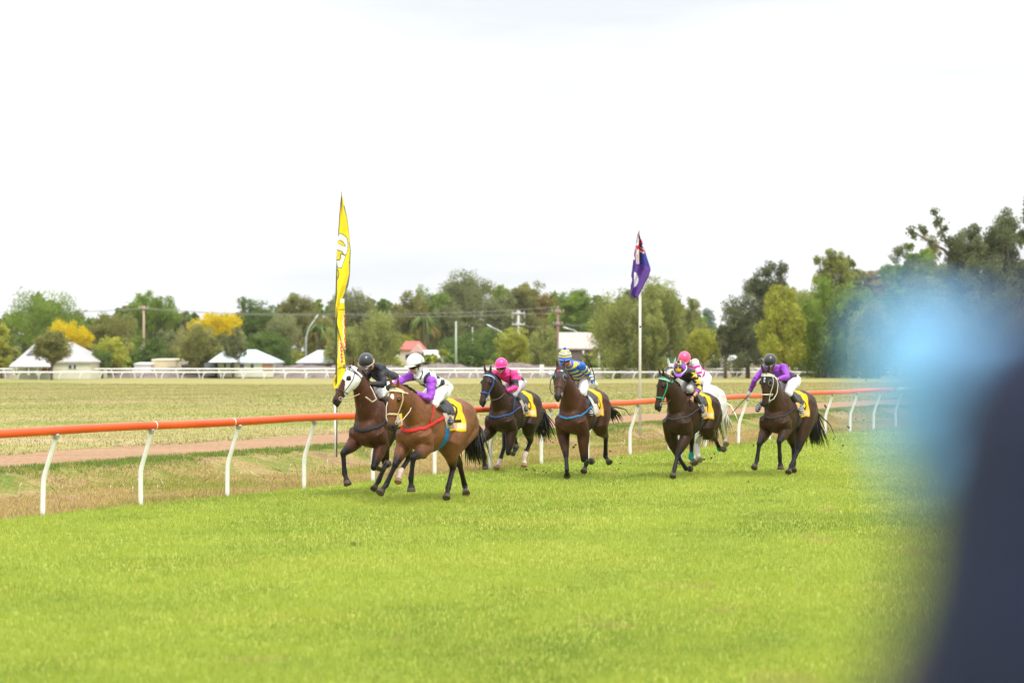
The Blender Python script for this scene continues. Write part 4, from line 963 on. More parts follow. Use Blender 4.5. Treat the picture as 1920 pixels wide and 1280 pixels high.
# ------------------------------------------------------------------ flags
def banner(root, name, Y, rows, base, polys, nx, ny, relief, m=None):
    """hanging cloth: rows = (py, left px, right px, dy left, dy right); a double-sided sheet with its print"""
    rows = np.array(rows, float); ys = np.linspace(rows[0, 0], rows[-1, 0], ny)
    xl = np.interp(ys, rows[:, 0], rows[:, 1]); xr = np.interp(ys, rows[:, 0], rows[:, 2]); dl = np.interp(ys, rows[:, 0], rows[:, 3]); dr = np.interp(ys, rows[:, 0], rows[:, 4])
    us = np.linspace(0, 1, nx); PX = xl[:, None] + (xr - xl)[:, None] * us[None]; PY = np.repeat(ys[:, None], nx, 1)
    dep = dl[:, None] + (dr - dl)[:, None] * us[None] + relief(us[None], ys[:, None])
    V = np.stack([(PX - 960) * Y / FPX, Y + dep, HC + (HZ - PY) * Y / FPX], -1).reshape(-1, 3) - np.array(root.location)
    P2 = np.stack([PX.ravel(), PY.ravel()], 1); C = np.tile(np.array(base, float), (len(V), 1))
    for col, poly in polys: C[pip(P2, poly)] = col
    I = np.arange(nx * ny).reshape(ny, nx); F = np.stack([I[:-1, :-1].ravel(), I[1:, :-1].ravel(), I[1:, 1:].ravel(), I[:-1, 1:].ravel()], 1)
    o = link(name, to_mesh(name, V, F, m or M['fabric'], C), root)
    so_ = o.modifiers.new('t', 'SOLIDIFY'); so_.thickness = .004
    return o
# feather banner
Yb = 45.5; fb = thing('feather_banner', 'tall narrow yellow feather banner on a pole beyond the orange rail', 'banner', (W(631, 848, Yb)[0], Yb, 0.0))
z_ = lambda u, v: (610 + u / 9.15, 420 + v / 9.15)
z2 = lambda u, v: (615 + u / 8.0, 560 + v / 8.0)
DK = (.06, .07, .055); HEM = (.10, .12, .12); WH = (.82, .80, .78); RED = (.72, .08, .01)
q = MB(); bx = fb.location.x
pole = [(0, 0, -.1), (0, 0, 1.0), (0, 0, 3.5), (W(632, 480, Yb)[0] - bx, 0, W(0, 480, Yb)[2]), (W(637, 400, Yb)[0] - bx, 0, W(0, 400, Yb)[2]), (W(640.5, 359, Yb)[0] - bx, 0, W(0, 359, Yb)[2])]
pole[2] = (W(630, 560, Yb)[0] - bx, 0, W(0, 560, Yb)[2])
q.tube(pole, [.022, .020, .017, .012, .010, .008], 8, (.05, .06, .06)); q.build('pole', M['metal'], fb)
q = MB(); q.tube([(-.028, -.02, -.1), (-.028, -.02, 1.25)], .022, 8, (.8, .8, .78)); q.build('pole_sleeve', M['metal'], fb)
ups = [(366, 640, 641.5, 0, .02), (385, 638, 645, 0, .1), (405, 636, 649, 0, .2), (430, 634.3, 652, 0, .3), (470, 632.5, 655.5, 0, .35), (485, 632, 654.5, 0, .35), (515, 631.8, 653.5, 0, .3), (535, 631, 651, 0, .25), (560, 629.5, 641, 0, .18), (582, 629.5, 634, 0, .1), (600, 630, 632, 0, 0)]
D1 = [z_(*p) for p in [(210, 185), (260, 165), (320, 195), (352, 240), (365, 320), (362, 430), (345, 500), (330, 515), (296, 495), (296, 470), (205, 436), (205, 335), (330, 385), (335, 355), (290, 290), (250, 270), (205, 285)]]
D1o = [z_(*p) for p in [(205, 175), (262, 152), (330, 185), (365, 235), (377, 320), (374, 440), (352, 515), (330, 530), (284, 505), (284, 480), (200, 450), (200, 325), (318, 372), (322, 358), (284, 302), (248, 283), (200, 295)]]
Ls = [z_(*p) for p in [(270, 512), (326, 545), (262, 745), (222, 740), (200, 715), (200, 625), (240, 622), (262, 570), (255, 530)]]
Lo = [z_(*p) for p in [(266, 495), (340, 540), (270, 755), (220, 752), (195, 730), (195, 610), (232, 610), (248, 570), (242, 525)]]
OA = [z_(*p) for p in [(200, 760), (222, 800), (232, 850), (222, 910), (200, 955), (200, 930), (212, 890), (218, 850), (212, 810), (196, 775)]]
hem = [(643, 385), (648, 405), (651.5, 430), (654, 470), (652.5, 490), (652.5, 512), (645, 545), (638, 565), (632, 590), (629, 600), (660, 600), (660, 385)]
banner(fb, 'sail', Yb, ups, (.83, .66, .008), [(HEM, hem), (DK, D1o), (WH, D1), (DK, Lo), (WH, Ls), (DK, OA)], 40, 400, lambda u, y: .05 * np.sin(u * 7 + y * .05))
def xs(x0, y0, y1, w, n, o_=0):
    out = []; h = (y1 - y0) / n
    for i in range(n):
        a_, b_ = y0 + i * h, y0 + (i + 1) * h; m_ = (a_ + b_) / 2
        out.append([(x0 - w / 2 + o_ * i, a_), (x0 + w / 2 + o_ * i, a_ + h * .12), (x0 + w * .15 + o_ * i, m_), (x0 + w / 2 + o_ * i, b_ - h * .1), (x0 - w / 2 + o_ * i, b_), (x0 - w * .1 + o_ * i, m_)])
    return out
lowA = [(560, 638, 645.3, .06, .10), (568, 637, 645, .05, .1), (585, 633, 645.5, .03, .12), (600, 632, 645.5, .02, .15), (612, 633.5, 646, 0, .18), (640, 639, 647, .05, .2), (655, 644, 647.3, .12, .2)]
pl = [(DK, [(633, 580), (640, 579), (646, 580), (646, 581.3), (640, 580.5), (633, 581.5)]), ((.8, .8, .78), [(638, 560), (646, 560), (645, 568), (637, 567)])]
for p in xs(644.0, 588, 655, 6.5, 4, .5): pl.append((WH, p))
for p in xs(645.0, 589, 654, 5.0, 4, .5): pl.append((RED, p))
banner(fb, 'sail_fold', Yb, lowA, (.83, .66, .008), pl, 20, 130, lambda u, y: .03 * np.sin(u * 5 + y * .08))
lowB = [(608, 630.5, 632, .0, .02), (620, 630.8, 635.5, 0, .05), (640, 631, 640, 0, .08), (660, 631.3, 644.5, 0, .1), (680, 631, 647.5, 0, .1), (695, 629.5, 648, 0, .1), (704, 628, 645, 0, .1), (716, 625, 638, 0, .05), (728, 626, 632, 0, 0)]
hb_ = [(629, 600), (632.2, 612), (632.8, 660), (632.5, 690), (631.5, 704), (626, 700), (628, 650)]
hr_ = [(632, 608), (637.5, 622), (645, 650), (648.8, 675), (649.5, 700), (646.8, 700), (646.4, 676), (642.5, 655), (636, 632)]
pl = [(HEM, hr_), (DK, hb_)]
for p in xs(638.5, 640, 682, 7.5, 3, .6): pl.append((WH, p))
for p in xs(639.2, 641, 681, 5.6, 3, .6): pl.append((RED, p))
pl += [(DK, [(634, 690.5), (641, 687), (645, 690), (646, 692), (641, 689), (634, 692)]), ((.20, .12, .05), [(642, 684), (646, 683), (647, 690), (643, 691)])]
banner(fb, 'sail_fold', Yb - .03, lowB, (.83, .66, .008), pl, 30, 220, lambda u, y: .03 * np.sin(u * 6 + y * .07))
# state flag on a white pole
Yf = 60.2; ff_ = thing('flagpole', 'white pole with a drooping dark blue state flag showing a white disc', 'flag', (W(1200, 804, Yf)[0], Yf, 0.0)); fx = ff_.location.x
q = MB(); zt = W(0, 434, Yf)[2]; q.tube([(0, 0, -.2), (0, 0, zt)], [.042, .036], 12, (.8, .79, .74)); q.ell((0, 0, zt + .03), (.045, .045, .045), c=(.8, .8, .75)); q.build('pole', M['metal'], ff_)
zf = lambda u, v: (1160 + u / 9.14, 430 + v / 9.14)
out = [(45, 325, 345), (110, 303, 352), (180, 294, 380), (270, 280, 408), (340, 265, 433), (430, 250, 455), (540, 236, 490), (620, 226, 517), (690, 218, 537), (712, 215, 536), (760, 208, 518), (820, 200, 500), (900, 196, 455), (960, 190, 425), (1040, 192, 390), (1110, 182, 352), (1140, 180, 338), (1160, 225, 334), (1190, 300, 322)]
rows = [(zf(0, v)[1], zf(a_, 0)[0], zf(b_, 0)[0], -.42, -.30) for v, a_, b_ in out]
NAVY, PURP, WHF, REDF = (.030, .035, .24), (.115, .045, .30), (.78, .76, .80), (.62, .02, .03)
Z = lambda L: [zf(*p) for p in L]
fpol = [(PURP, Z([(240, 610), (345, 605), (400, 610), (540, 690), (560, 1250), (150, 1250), (180, 700)])), ((.06, .03, .20), Z([(236, 540), (268, 590), (262, 740), (248, 800), (246, 990), (200, 1080), (170, 1150), (205, 800)])),
        (WHF, Z([(318, 60), (352, 40), (352, 140), (395, 190), (350, 300), (440, 370), (415, 430), (345, 380), (345, 600), (285, 600), (275, 330), (290, 240)])),
        ((.03, .12, .25), Z([(303, 100), (314, 110), (300, 240), (285, 250)])),
        ((.60, .12, .16), Z([(325, 60), (345, 60), (342, 150), (322, 190)])),
        (REDF, Z([(365, 170), (392, 205), (345, 315), (442, 375), (412, 412), (340, 345), (300, 360), (270, 480), (262, 470), (290, 350), (275, 290), (320, 290)])), ((.65, .08, .1), Z([(300, 440), (314, 440), (310, 605), (296, 605)])),
        (WHF, Z([(232, 440), (268, 500), (262, 540), (236, 520)])), (WHF, Z([(384, 290), (402, 268), (420, 290), (438, 350), (425, 345), (405, 300), (395, 312)])),
        (WHF, Z([(250, 738), (285, 755), (318, 800), (332, 860), (318, 930), (290, 975), (248, 998)])), ((.45, .65, .78), Z([(258, 860), (275, 850), (280, 890), (292, 905), (268, 915)])), (WHF, Z([(196, 810), (212, 840), (214, 890), (190, 970), (186, 900)])),
        ((.02, .008, .05), Z([(240, 1010), (252, 1040), (235, 1090), (200, 1130), (178, 1140), (210, 1090)]))]
banner(ff_, 'flag_cloth', Yf, rows, NAVY, fpol, 90, 270, lambda u, y: .10 * np.sin(u * 9 + y * .02) * (0.4 + u) + .05 * np.sin(u * 17 + y * .05))

# ------------------------------------------------------------------ trees
def leafmesh(P, S, cols, up=0.0, weep=0.0):
    n = len(P); A = RNG.normal(size=(n, 3)); A /= np.linalg.norm(A, axis=1)[:, None]
    B = RNG.normal(size=(n, 3)); 
    if weep: A = A * (1 - weep) + np.array([0, 0, -1]) * weep; A /= np.linalg.norm(A, axis=1)[:, None]
    B -= (B * A).sum(1)[:, None] * A; B /= np.linalg.norm(B, axis=1)[:, None]
    la = S[:, None] * (1.0 + weep * .9); lb = S[:, None] * (.55 - .25 * weep)
    V = np.empty((n, 4, 3)); V[:, 0] = P - A * la; V[:, 1] = P + B * lb; V[:, 2] = P + A * la; V[:, 3] = P - B * lb
    return V.reshape(-1, 3), np.arange(4 * n).reshape(n, 4), np.repeat(cols, 4, 0)

TCOL = {'dark': ((.045, .085, .018), (.12, .19, .04)), 'green': ((.075, .135, .022), (.19, .28, .05)), 'olive': ((.095, .11, .03), (.22, .235, .07)), 'grey': ((.085, .11, .04), (.20, .235, .10)),
        'lime': ((.16, .20, .025), (.34, .37, .06)), 'yellow': ((.42, .30, .005), (.75, .52, .01)), 'pepper': ((.105, .14, .038), (.27, .31, .09)), 'gum': ((.040, .052, .026), (.11, .13, .06)), 'brown': ((.15, .13, .04), (.26, .22, .07)), 'palm': ((.13, .14, .03), (.30, .25, .06)), 'blue': ((.10, .15, .11), (.18, .25, .19))}
TCOL = {k_: (tuple(np.array(a_) * 1.25 * np.array((1.05, .97, .95))), tuple(np.minimum(np.array(b_) * 1.58 * np.array((1.06, .97, .95)), .8))) for k_, (a_, b_) in TCOL.items()}
TCOL['yellow'] = ((.50, .38, .008), (.82, .66, .012)); TCOL['gum'] = ((.095, .115, .055), (.23, .255, .115))
def tree(px, hw, top, Y, colr, label, kind='round', crown_bot=None, dens=1.0, name='tree', trunk_px=None, clumps=None, base=None):
    rs = np.random.default_rng(int(px * 7 + top)); x0 = (px - 960) * Y / FPX; gz0 = -.76 if Y > 130 else -.5
    H = HC + (HZ - top) * Y / FPX - gz0; R_ = hw * Y / FPX; cb = (HC + (HZ - (crown_bot or 690)) * Y / FPX - gz0); cb = max(cb, .3)
    root = thing(name, label, name.replace('_', ' '), (x0, Y, gz0), rs.random() * 0)
    lo_, hi_ = TCOL[colr]; lo_ = np.array(lo_); hi_ = np.array(hi_)
    # clump centres
    nc = clumps or int((26 + R_ * 4.5) * dens)
    cen = []; rad = []
    tries = 0
    while len(cen) < nc and tries < 4000:
        tries += 1
        p = rs.normal(size=3); p /= (np.abs(p) ** 2.8).sum() ** (1 / 2.8); rr_ = rs.random() ** .45
        q_ = p * rr_
        zc = (q_[2] + 1) / 2
        if kind == 'round': w = 1.0; 
        elif kind == 'cone': w = 1.15 - zc
        elif kind == 'open': w = 1.0
        elif kind == 'weep': w = 1.0
        else: w = 1
        r0 = R_ * (.20 + .17 * rs.random()) * (1.2 if kind in ('round', 'weep') else .85)
        P_ = np.array([q_[0] * (R_ - r0 * .7) * w, q_[1] * (R_ - r0 * .7) * w, cb + (H - cb) * zc]); P_[2] = min(P_[2], H - r0 * .7)
        if kind != 'cone' and zc > .55 and (abs(q_[0]) > 1.25 - .55 * zc): continue
        cen.append(P_); rad.append(r0)
    cen = np.array(cen); rad = np.array(rad)
    # limbs
    tb = MB(); tx = 0 if trunk_px is None else (trunk_px - px) * Y / FPX
    tr = max(.12, H * .028); fork = np.array([tx * .6, 0, max(cb * .8, H * .22)])
    tb.tube([(tx, 0, -.2), (tx, 0, .3), tuple(fork)], [tr * 1.25, tr, tr * .8], 8, (.1, .08, .06))
    for c_ in cen[:: max(1, len(cen) // (16 if kind in ('open',) else 9))]:
        mid = fork * .5 + c_ * .5 + np.array([rs.normal() * .1 * R_, rs.normal() * .1 * R_, -abs(rs.normal()) * .06 * H]); tb.tube([fork, mid, c_], [tr * .6, tr * .35, tr * .08], 6, (.1, .08, .06))
    tb.build('trunk', M['bark'], root)
    # leaves
    pxm = FPX / Y; leaf = max(.10, 1.5 / pxm); 
    area = (2 * R_) * (H - cb); nl = int(np.clip(area / (leaf * leaf) * 5.0 * dens, 900, 24000))
    wts = rad ** 2; wts /= wts.sum(); ci = rs.choice(len(cen), nl, p=wts)
    d = rs.normal(size=(nl, 3)); d /= np.linalg.norm(d, axis=1)[:, None]; rr_ = (rs.random(nl) ** .45)
    # ragged sub-clumps
    sub = rs.normal(size=(len(cen), 7, 3)); sub /= np.linalg.norm(sub, axis=2)[:, :, None]; si = rs.integers(0, 7, nl)
    P_ = cen[ci] + sub[ci, si] * (rad[ci] * .74)[:, None] + d * (rr_ * rad[ci] * (.62 if kind == 'open' else .54))[:, None] * np.array([1, 1, .85])
    if kind == 'open': P_[:, 2] -= (rs.random(nl) ** 3) * rad[ci] * 1.0
    if kind == 'weep': P_[:, 2] -= (rs.random(nl) ** 2) * rad[ci] * 1.3
    P_[:, 2] = np.maximum(P_[:, 2], .1)
    cv = rs.random(len(cen)); sv = rs.random((len(cen), 7)); tone = np.clip(.40 * cv[ci] + .45 * sv[ci, si] + .45 * (rs.random(nl) - .3), 0, 1.1)[:, None]
    cols = lo_ * (1 - tone) + hi_ * tone
    S_ = leaf * (.6 + .8 * rs.random(nl))
    V, F, C = leafmesh(P_, S_, cols, weep=.55 if kind == 'weep' else .3 if kind == 'open' else 0)
    link('crown', to_mesh('crown', V, F, M['leaf'], C, False), root)
    return root
def woods(name, label, x0, x1, Y, tops, bot, n, cset, seed):
    rs = np.random.default_rng(seed); px = x0 + (x1 - x0) * rs.random(n // 60); tp = np.interp(px, np.linspace(x0, x1, len(tops)), tops) + rs.normal(size=len(px)) * 5
    py = tp + (bot - tp) * rs.random(len(px)) ** 1.1; cr = (7 + 7 * rs.random(len(px))) * Y / FPX; py = np.maximum(py, tp + cr * FPX / Y * .6)
    cen = np.stack([(px - 960) * Y / FPX, Y + rs.normal(size=len(px)) * 6, HC + (HZ - py) * Y / FPX], 1)
    ci = rs.integers(0, len(px), n); d = rs.normal(size=(n, 3)); d /= np.linalg.norm(d, axis=1)[:, None]
    P_ = cen[ci] + d * (cr[ci] * rs.random(n) ** .4)[:, None]; P_[:, 2] = np.maximum(P_[:, 2], -.6)
    kinds = rs.integers(0, len(cset), len(px)); lo_ = np.array([TCOL[k_][0] for k_ in cset])[kinds[ci]]; hi_ = np.array([TCOL[k_][1] for k_ in cset])[kinds[ci]]
    t = np.clip(.5 * rs.random(len(px))[ci] + .5 * rs.random(n), 0, 1)[:, None]
    V, F, C = leafmesh(P_, (.35 + .35 * rs.random(n)) * Y / 420 * 1.3, lo_ * (1 - t) + hi_ * t)
    tag(link(name, to_mesh(name, V, F, M['leaf'], C, False)), label, 'woodland', kind='stuff')
def palm(px, top, Y, label):
    x0 = (px - 960) * Y / FPX; H = HC + (HZ - top) * Y / FPX + .76; root = thing('palm_tree', label, 'palm tree', (x0, Y, -.76)); rs = random.Random(px)
    q = MB(); q.tube([(0, 0, -.2), (.1, 0, H * .5), (0, 0, H - 1.2)], [.28, .22, .2], 8, (.15, .12, .08)); q.build('trunk', M['bark'], root)
    q = MB()
    for i in range(34):
        a = rs.uniform(0, 6.28); e = rs.uniform(-.5, 1.1); L = rs.uniform(2.4, 3.4); dx, dy = math.cos(a), math.sin(a); h0 = H - 1.3
        p1 = np.array([dx * L * .5 * math.cos(e), dy * L * .5 * math.cos(e), h0 + L * .5 * math.sin(e)]); p2 = p1 + np.array([dx * L * .35, dy * L * .35, -L * .25]); p3 = p2 + np.array([dx * L * .12, dy * L * .12, -L * .5])
        c = np.array((.11, .15, .035)) * (1 + rs.random()) if e > -.1 else np.array((.28, .19, .05))
        q.tube([(0, 0, h0), p1, p2, p3], [.10, .24, .22, .05], 5, c, flat=.25)
    q.build('crown', M['leaf'], root)

G1 = 'dense dark evergreen tree'
TL = [
 (85, 88, 549, 300, 'green', 'broad domed green tree behind the white roofed house at far left', 'round', 668, .9), (2, 26, 610, 250, 'lime', 'yellow green shrubby tree cut by the left edge of the picture', 'round', 692, 1),
 (130, 44, 603, 285, 'yellow', 'yellow flowering tree behind the white roofed house at far left', 'round', 660, 1), (97, 38, 624, 236, 'olive', 'olive tree standing in front of the white roofed house', 'round', 676, 2.4),
 (205, 52, 590, 305, 'olive', 'wide olive tree between the two yellow and green tall crowns at left', 'round', 672, 1), (212, 42, 636, 256, 'lime', 'rounded yellow green bush right of the white roofed house', 'round', 690, 1.1),
 (192, 22, 656, 250, 'dark', 'low dark bush touching the right end of the white roofed house', 'round', 690, 1), (283, 58, 545, 318, 'green', 'tall open green tree behind the wooden power pole', 'open', 650, .95), (342, 20, 579, 320, 'grey', 'small pale feathery tree right of the tall open green tree', 'open', 650, .7),
 (284, 34, 636, 262, 'dark', 'dark rounded tree around the wooden power pole', 'round', 684, 1), (318, 36, 618, 300, 'grey', 'grey green crown behind the dark tree by the power pole', 'round', 672, 1), (372, 52, 612, 256, 'olive', 'large dark olive tree in front of the orange brick wall', 'round', 686, 1.3),
 (405, 56, 591, 285, 'yellow', 'yellow flowering tree behind the large dark olive tree', 'round', 660, 1), (457, 8, 547, 380, 'dark', 'narrow pointed conifer rising above the skyline', 'cone', 592, 1), (478, 50, 563, 360, 'dark', 'dark broad tree beneath the narrow conifer', 'round', 640, 1),
 (437, 34, 615, 250, 'grey', 'thin grey gum tree before the pale blue roofed house', 'open', 672, .8), (505, 48, 622, 264, 'dark', 'dark rounded tree behind the right end of the pale blue roof', 'round', 688, 1.3), (522, 56, 596, 330, 'grey', 'soft grey green tree above the dark rounded tree', 'round', 668, 1),
 (562, 50, 553, 370, 'olive', 'olive brown tree on the skyline left of the yellow banner', 'open', 640, 1.1), (600, 34, 588, 350, 'olive', 'olive tree close behind the yellow banner', 'round', 670, 1), (655, 56, 545, 365, 'grey', 'grey green tree on the skyline right of the yellow banner', 'round', 660, 1), (700, 60, 582, 266, 'pepper', 'pale feathery tree left of the red roofed house', 'weep', 692, 1.2),
 (640, 34, 610, 262, 'pepper', 'pale feathery tree directly behind the yellow banner', 'weep', 692, 1), (715, 16, 562, 385, 'dark', 'small dark skyline tree left of the long grey green crowns', 'round', 615, 1), (770, 46, 545, 372, 'olive', 'olive skyline tree above the red roofed house', 'round', 650, 1.1),
 (815, 44, 538, 380, 'green', 'green skyline tree left of the tallest grey green crown', 'round', 650, 1), (876, 66, 508, 385, 'grey', 'tallest grey green crown on the skyline behind the pink jockey', 'round', 655, 1.2), (842, 40, 572, 330, 'grey', 'mid green tree behind the first green post', 'round', 668, 1), (932, 46, 548, 372, 'grey', 'grey green tree right of the tallest skyline crown', 'round', 660, 1),
 (982, 44, 532, 395, 'olive', 'olive dome on the skyline above the transformer pole', 'round', 640, 1), (1022, 36, 553, 400, 'brown', 'brownish tree on the skyline right of the olive dome', 'round', 640, 1), (873, 48, 626, 272, 'dark', 'dark bush behind the first green post', 'round', 690, 1.1), (918, 32, 617, 300, 'dark', 'dark bush under the street lamp', 'round', 680, 1),
 (762, 24, 628, 330, 'lime', 'yellow green shrub behind the red roofed house', 'round', 672, 1), (965, 40, 617, 270, 'lime', 'bright yellow green tree behind the pink jockey', 'round', 692, 1.1), (1018, 30, 612, 262, 'pepper', 'pale feathery tree in front of the rusty roofed shed', 'weep', 695, 1.1),
 (1072, 46, 548, 355, 'green', 'bright green tree above the rusty roofed shed', 'round', 640, 1.1), (1122, 34, 556, 350, 'dark', 'dark green tree left of the flag', 'round', 640, 1), (1112, 16, 600, 290, 'green', 'small bright green crown at the right end of the rusty roof', 'round', 640, 1),
 (1158, 58, 545, 238, 'pepper', 'broad weeping pepper tree left of the white flagpole', 'weep', 697, 1.35), (1238, 58, 516, 243, 'pepper', 'tall weeping pepper tree right of the white flagpole', 'weep', 664, 1.25), (1215, 40, 560, 236, 'pepper', 'lower weeping tree directly behind the flagpole', 'weep', 695, 1.2), (1293, 28, 560, 262, 'pepper', 'slim pale tree right of the tall pepper tree', 'weep', 672, 1),
 (1322, 26, 580, 450, 'blue', 'distant blue green tree seen in the gap of the skyline', 'round', 640, 1), (1318, 48, 616, 246, 'lime', 'spreading yellow green tree with a forked trunk', 'open', 668, 1.1), (1228, 26, 650, 240, 'dark', 'dark bush at the foot of the pepper trees', 'round', 697, 1.2),
 (1402, 60, 545, 224, 'gum', 'dense dark tree behind the purple jockey', 'round', 690, 1.5), (1442, 48, 492, 226, 'gum', 'open dark crown rising above the dense dark tree', 'open', 600, .9), (1360, 18, 590, 226, 'gum', 'dark leaning crown at the left edge of the dense dark tree', 'open', 660, .9), (1466, 46, 532, 214, 'lime', 'drooping lime green tree right of the dense dark tree', 'weep', 690, 1.3),
 (1560, 42, 468, 232, 'pepper', 'tall pale crown standing above the green trees', 'open', 600, 1.2), (1608, 34, 480, 236, 'pepper', 'pale crown right of the tallest pale crown', 'open', 600, 1), (1545, 56, 522, 216, 'green', 'mid green drooping tree right of the lime green tree', 'weep', 700, 1.3), (1603, 44, 524, 214, 'green', 'bright green drooping tree beside the small hut', 'weep', 700, 1.3),
 (1645, 42, 508, 236, 'brown', 'brownish crown between the green trees and the big gum', 'round', 640, 1.1), (1715, 42, 455, 232, 'green', 'green open crown behind the branches of the big gum', 'open', 600, 1.1), (1648, 62, 570, 204, 'grey', 'grey green weeping tree at the right edge of the small hut', 'weep', 704, 1.3), (1740, 64, 520, 202, 'gum', 'dark rounded tree under the big gum', 'round', 705, 1.3),
 (1700, 40, 462, 236, 'grey', 'grey crown rising behind the green crown left of the big gum', 'round', 640, 1.2), (1745, 42, 440, 240, 'olive', 'olive crown filling the fork of the big gum', 'round', 660, 1.1), (1862, 60, 405, 205, 'grey', 'grey crown between the two dark gums at right', 'round', 680, 1.2),
 (1505, 40, 545, 240, 'pepper', 'pale drooping crown between the lime green tree and the tallest pale crown', 'weep', 690, 1.1), (1590, 40, 492, 245, 'pepper', 'pale crown filling the gap behind the tallest pale crown', 'round', 640, 1.1), (1682, 46, 500, 228, 'green', 'green crown filling the gap left of the big gum', 'round', 660, 1.1), (1765, 56, 478, 215, 'grey', 'grey green crown directly behind the big gum branches', 'round', 680, 1.1),
 (1815, 62, 410, 190, 'gum', 'big dark gum tree with reaching branches at right', 'open', 560, .95), (1895, 60, 392, 192, 'gum', 'dark gum crown cut by the right edge of the picture', 'open', 560, 1.1), (1850, 90, 480, 188, 'gum', 'broad dark tree low at the right edge', 'round', 708, 1.3), (1955, 46, 338, 160, 'gum', 'tall gum whose branch tip enters at the upper right corner', 'open', 480, .8),
]
for (px, hw, top, Y, c, lab, kind, cb, dn) in TL: tree(px, hw, top, Y, c, lab, kind, cb, dn, trunk_px={1318: 1318}.get(px))
# the long branch reaching left from the big gum
bt = bpy.data.objects['tree']
def branch():
    roots = [o for o in bpy.data.objects if o.get('label', '').startswith('big dark gum')]; r = roots[0]; L = np.array(r.location); Y = 190
    q = MB(); pts = [W(1800, 500, Y), W(1770, 468, Y), W(1745, 455, Y), W(1722, 440, Y), W(1708, 430, Y)]; q.tube([p - L for p in pts], [.3, .16, .12, .08, .04], 6, (.1, .08, .06))
    pts = [W(1790, 480, Y), W(1768, 440, Y), W(1758, 410, Y), W(1750, 392, Y)]; q.tube([p - L for p in pts], [.2, .12, .08, .04], 6, (.1, .08, .06)); q.build('branch', M['bark'], r)
    P_ = []; 
    for (x, y, s) in [(1708, 432, 7), (1714, 442, 6), (1728, 428, 6), (1734, 434, 5), (1752, 396, 7), (1760, 412, 7), (1756, 420, 6), (1766, 440, 8), (1778, 452, 8), (1772, 428, 6), (1745, 455, 4)]:
        c_ = W(x, y, Y) - L; P_.append(c_ + RNG.normal(size=(90, 3)) * s * Y / FPX * .55)
    P_ = np.concatenate(P_); t = RNG.random((len(P_), 1)); cols = np.array(TCOL['gum'][0]) * (1 - t) + np.array(TCOL['gum'][1]) * t * 1.3
    V, F, C = leafmesh(P_, .10 + .1 * RNG.random(len(P_)), cols); link('crown', to_mesh('crown', V, F, M['leaf'], C, False), r)
branch()
woods('distant_woodland', 'continuous belt of grey green trees filling the skyline behind the houses', -120, 1340, 430, [625, 615, 612, 590, 565, 590, 605, 585, 568, 590, 602, 600, 582, 585, 572, 568, 562, 575, 575, 558, 530, 545, 545, 558, 562, 570, 550, 545, 590, 606], 690, 60000, ('grey', 'green', 'olive', 'dark'), 1)
woods('scrub_belt', 'low mixed scrub growing behind the soil banks and fences', -60, 1350, 275, [655, 662, 660, 658, 668, 662, 665, 670, 668, 655, 660, 668, 660, 664, 656, 650, 660], 696, 9000, ('lime', 'olive', 'dark', 'green'), 2)
woods('distant_woodland', 'dense trees closing the view behind the dark gums at right', 1330, 2100, 262, [640, 590, 560, 550, 530, 520, 530, 510, 490, 460, 450], 700, 46000, ('grey', 'gum', 'green', 'dark'), 3)
palm(797, 592, 322, 'palm with drooping yellow fronds above the red roofed house')
palm(598, 606, 300, 'palm with drooping yellow fronds left of the yellow banner')
palm(628, 612, 305, 'shorter palm partly hidden by the yellow banner')

# ------------------------------------------------------------------ buildings
def pxx(p, Y): return (p - 960) * Y / FPX
def pzz(p, Y): return HC + (HZ - p) * Y / FPX
def house(Y, label, x0, x1, eave, ridge, rx0, rx1, base, wallc, roofc, depth=9, windows=(), posts=(), doors=(), extra=None, name='house', fascia=(.6, .6, .58), over=4):
    root = thing(name, label, name.replace('_', ' '), (pxx((x0 + x1) / 2, Y), Y, pzz(base, Y))); cx, bz = root.location.x, root.location.z
    X = lambda p: pxx(p, Y) - cx; Zf = lambda p: pzz(p, Y) - bz
    q = MB(); q.box(X(x0), X(x1), 0, depth, -.8, Zf(eave), wallc); q.build('wall', M['wall'], root, False)
    o_ = over * Y / FPX; e = Zf(eave) + .03; r = Zf(ridge); a, b = X(x0) - o_, X(x1) + o_; ra_, rb_ = X(rx0), X(rx1)
    V = [(a, -o_, e), (b, -o_, e), (b, depth + o_, e), (a, depth + o_, e), (ra_, depth / 2, r), (rb_, depth / 2, r), (a, -o_, e - .18), (b, -o_, e - .18), (b, depth + o_, e - .18), (a, depth + o_, e - .18)]
    q = MB(); q.add(V, [(0, 1, 5, 4), (1, 2, 5), (2, 3, 4, 5), (3, 0, 4), (0, 6, 7, 1), (1, 7, 8, 2), (2, 8, 9, 3), (3, 9, 6, 0), (6, 9, 8, 7)], roofc); rf = q.build('roof', M['wall'], root, False)
    for (wx0, wx1, wy0, wy1) in windows:
        q = MB(); q.box(X(wx0) - .06, X(wx1) + .06, -.06, .02, Zf(wy1) - .06, Zf(wy0) + .06, (.7, .7, .66)); w = q.build('window', M['wall'], root, False)
        q = MB(); q.box(X(wx0), X(wx1), -.09, -.02, Zf(wy1), Zf(wy0), (.05, .06, .07)); q.build('pane', M['glossy'], w, False)
    for (wx0, wx1, wy0, wy1, c) in doors:
        q = MB(); q.box(X(wx0), X(wx1), -.09, .02, Zf(wy1), Zf(wy0), c); q.build('door', M['wall'], root, False)
    for p in posts:
        q = MB(); q.box(X(p) - .12, X(p) + .12, -2.0, -1.76, -.3, e - .3, (.72, .70, .66)); q.build('post', M['wall'], root, False)
    return root, X, Zf, e, o_, depth, rf
ROOFW = (.38, .37, .36)
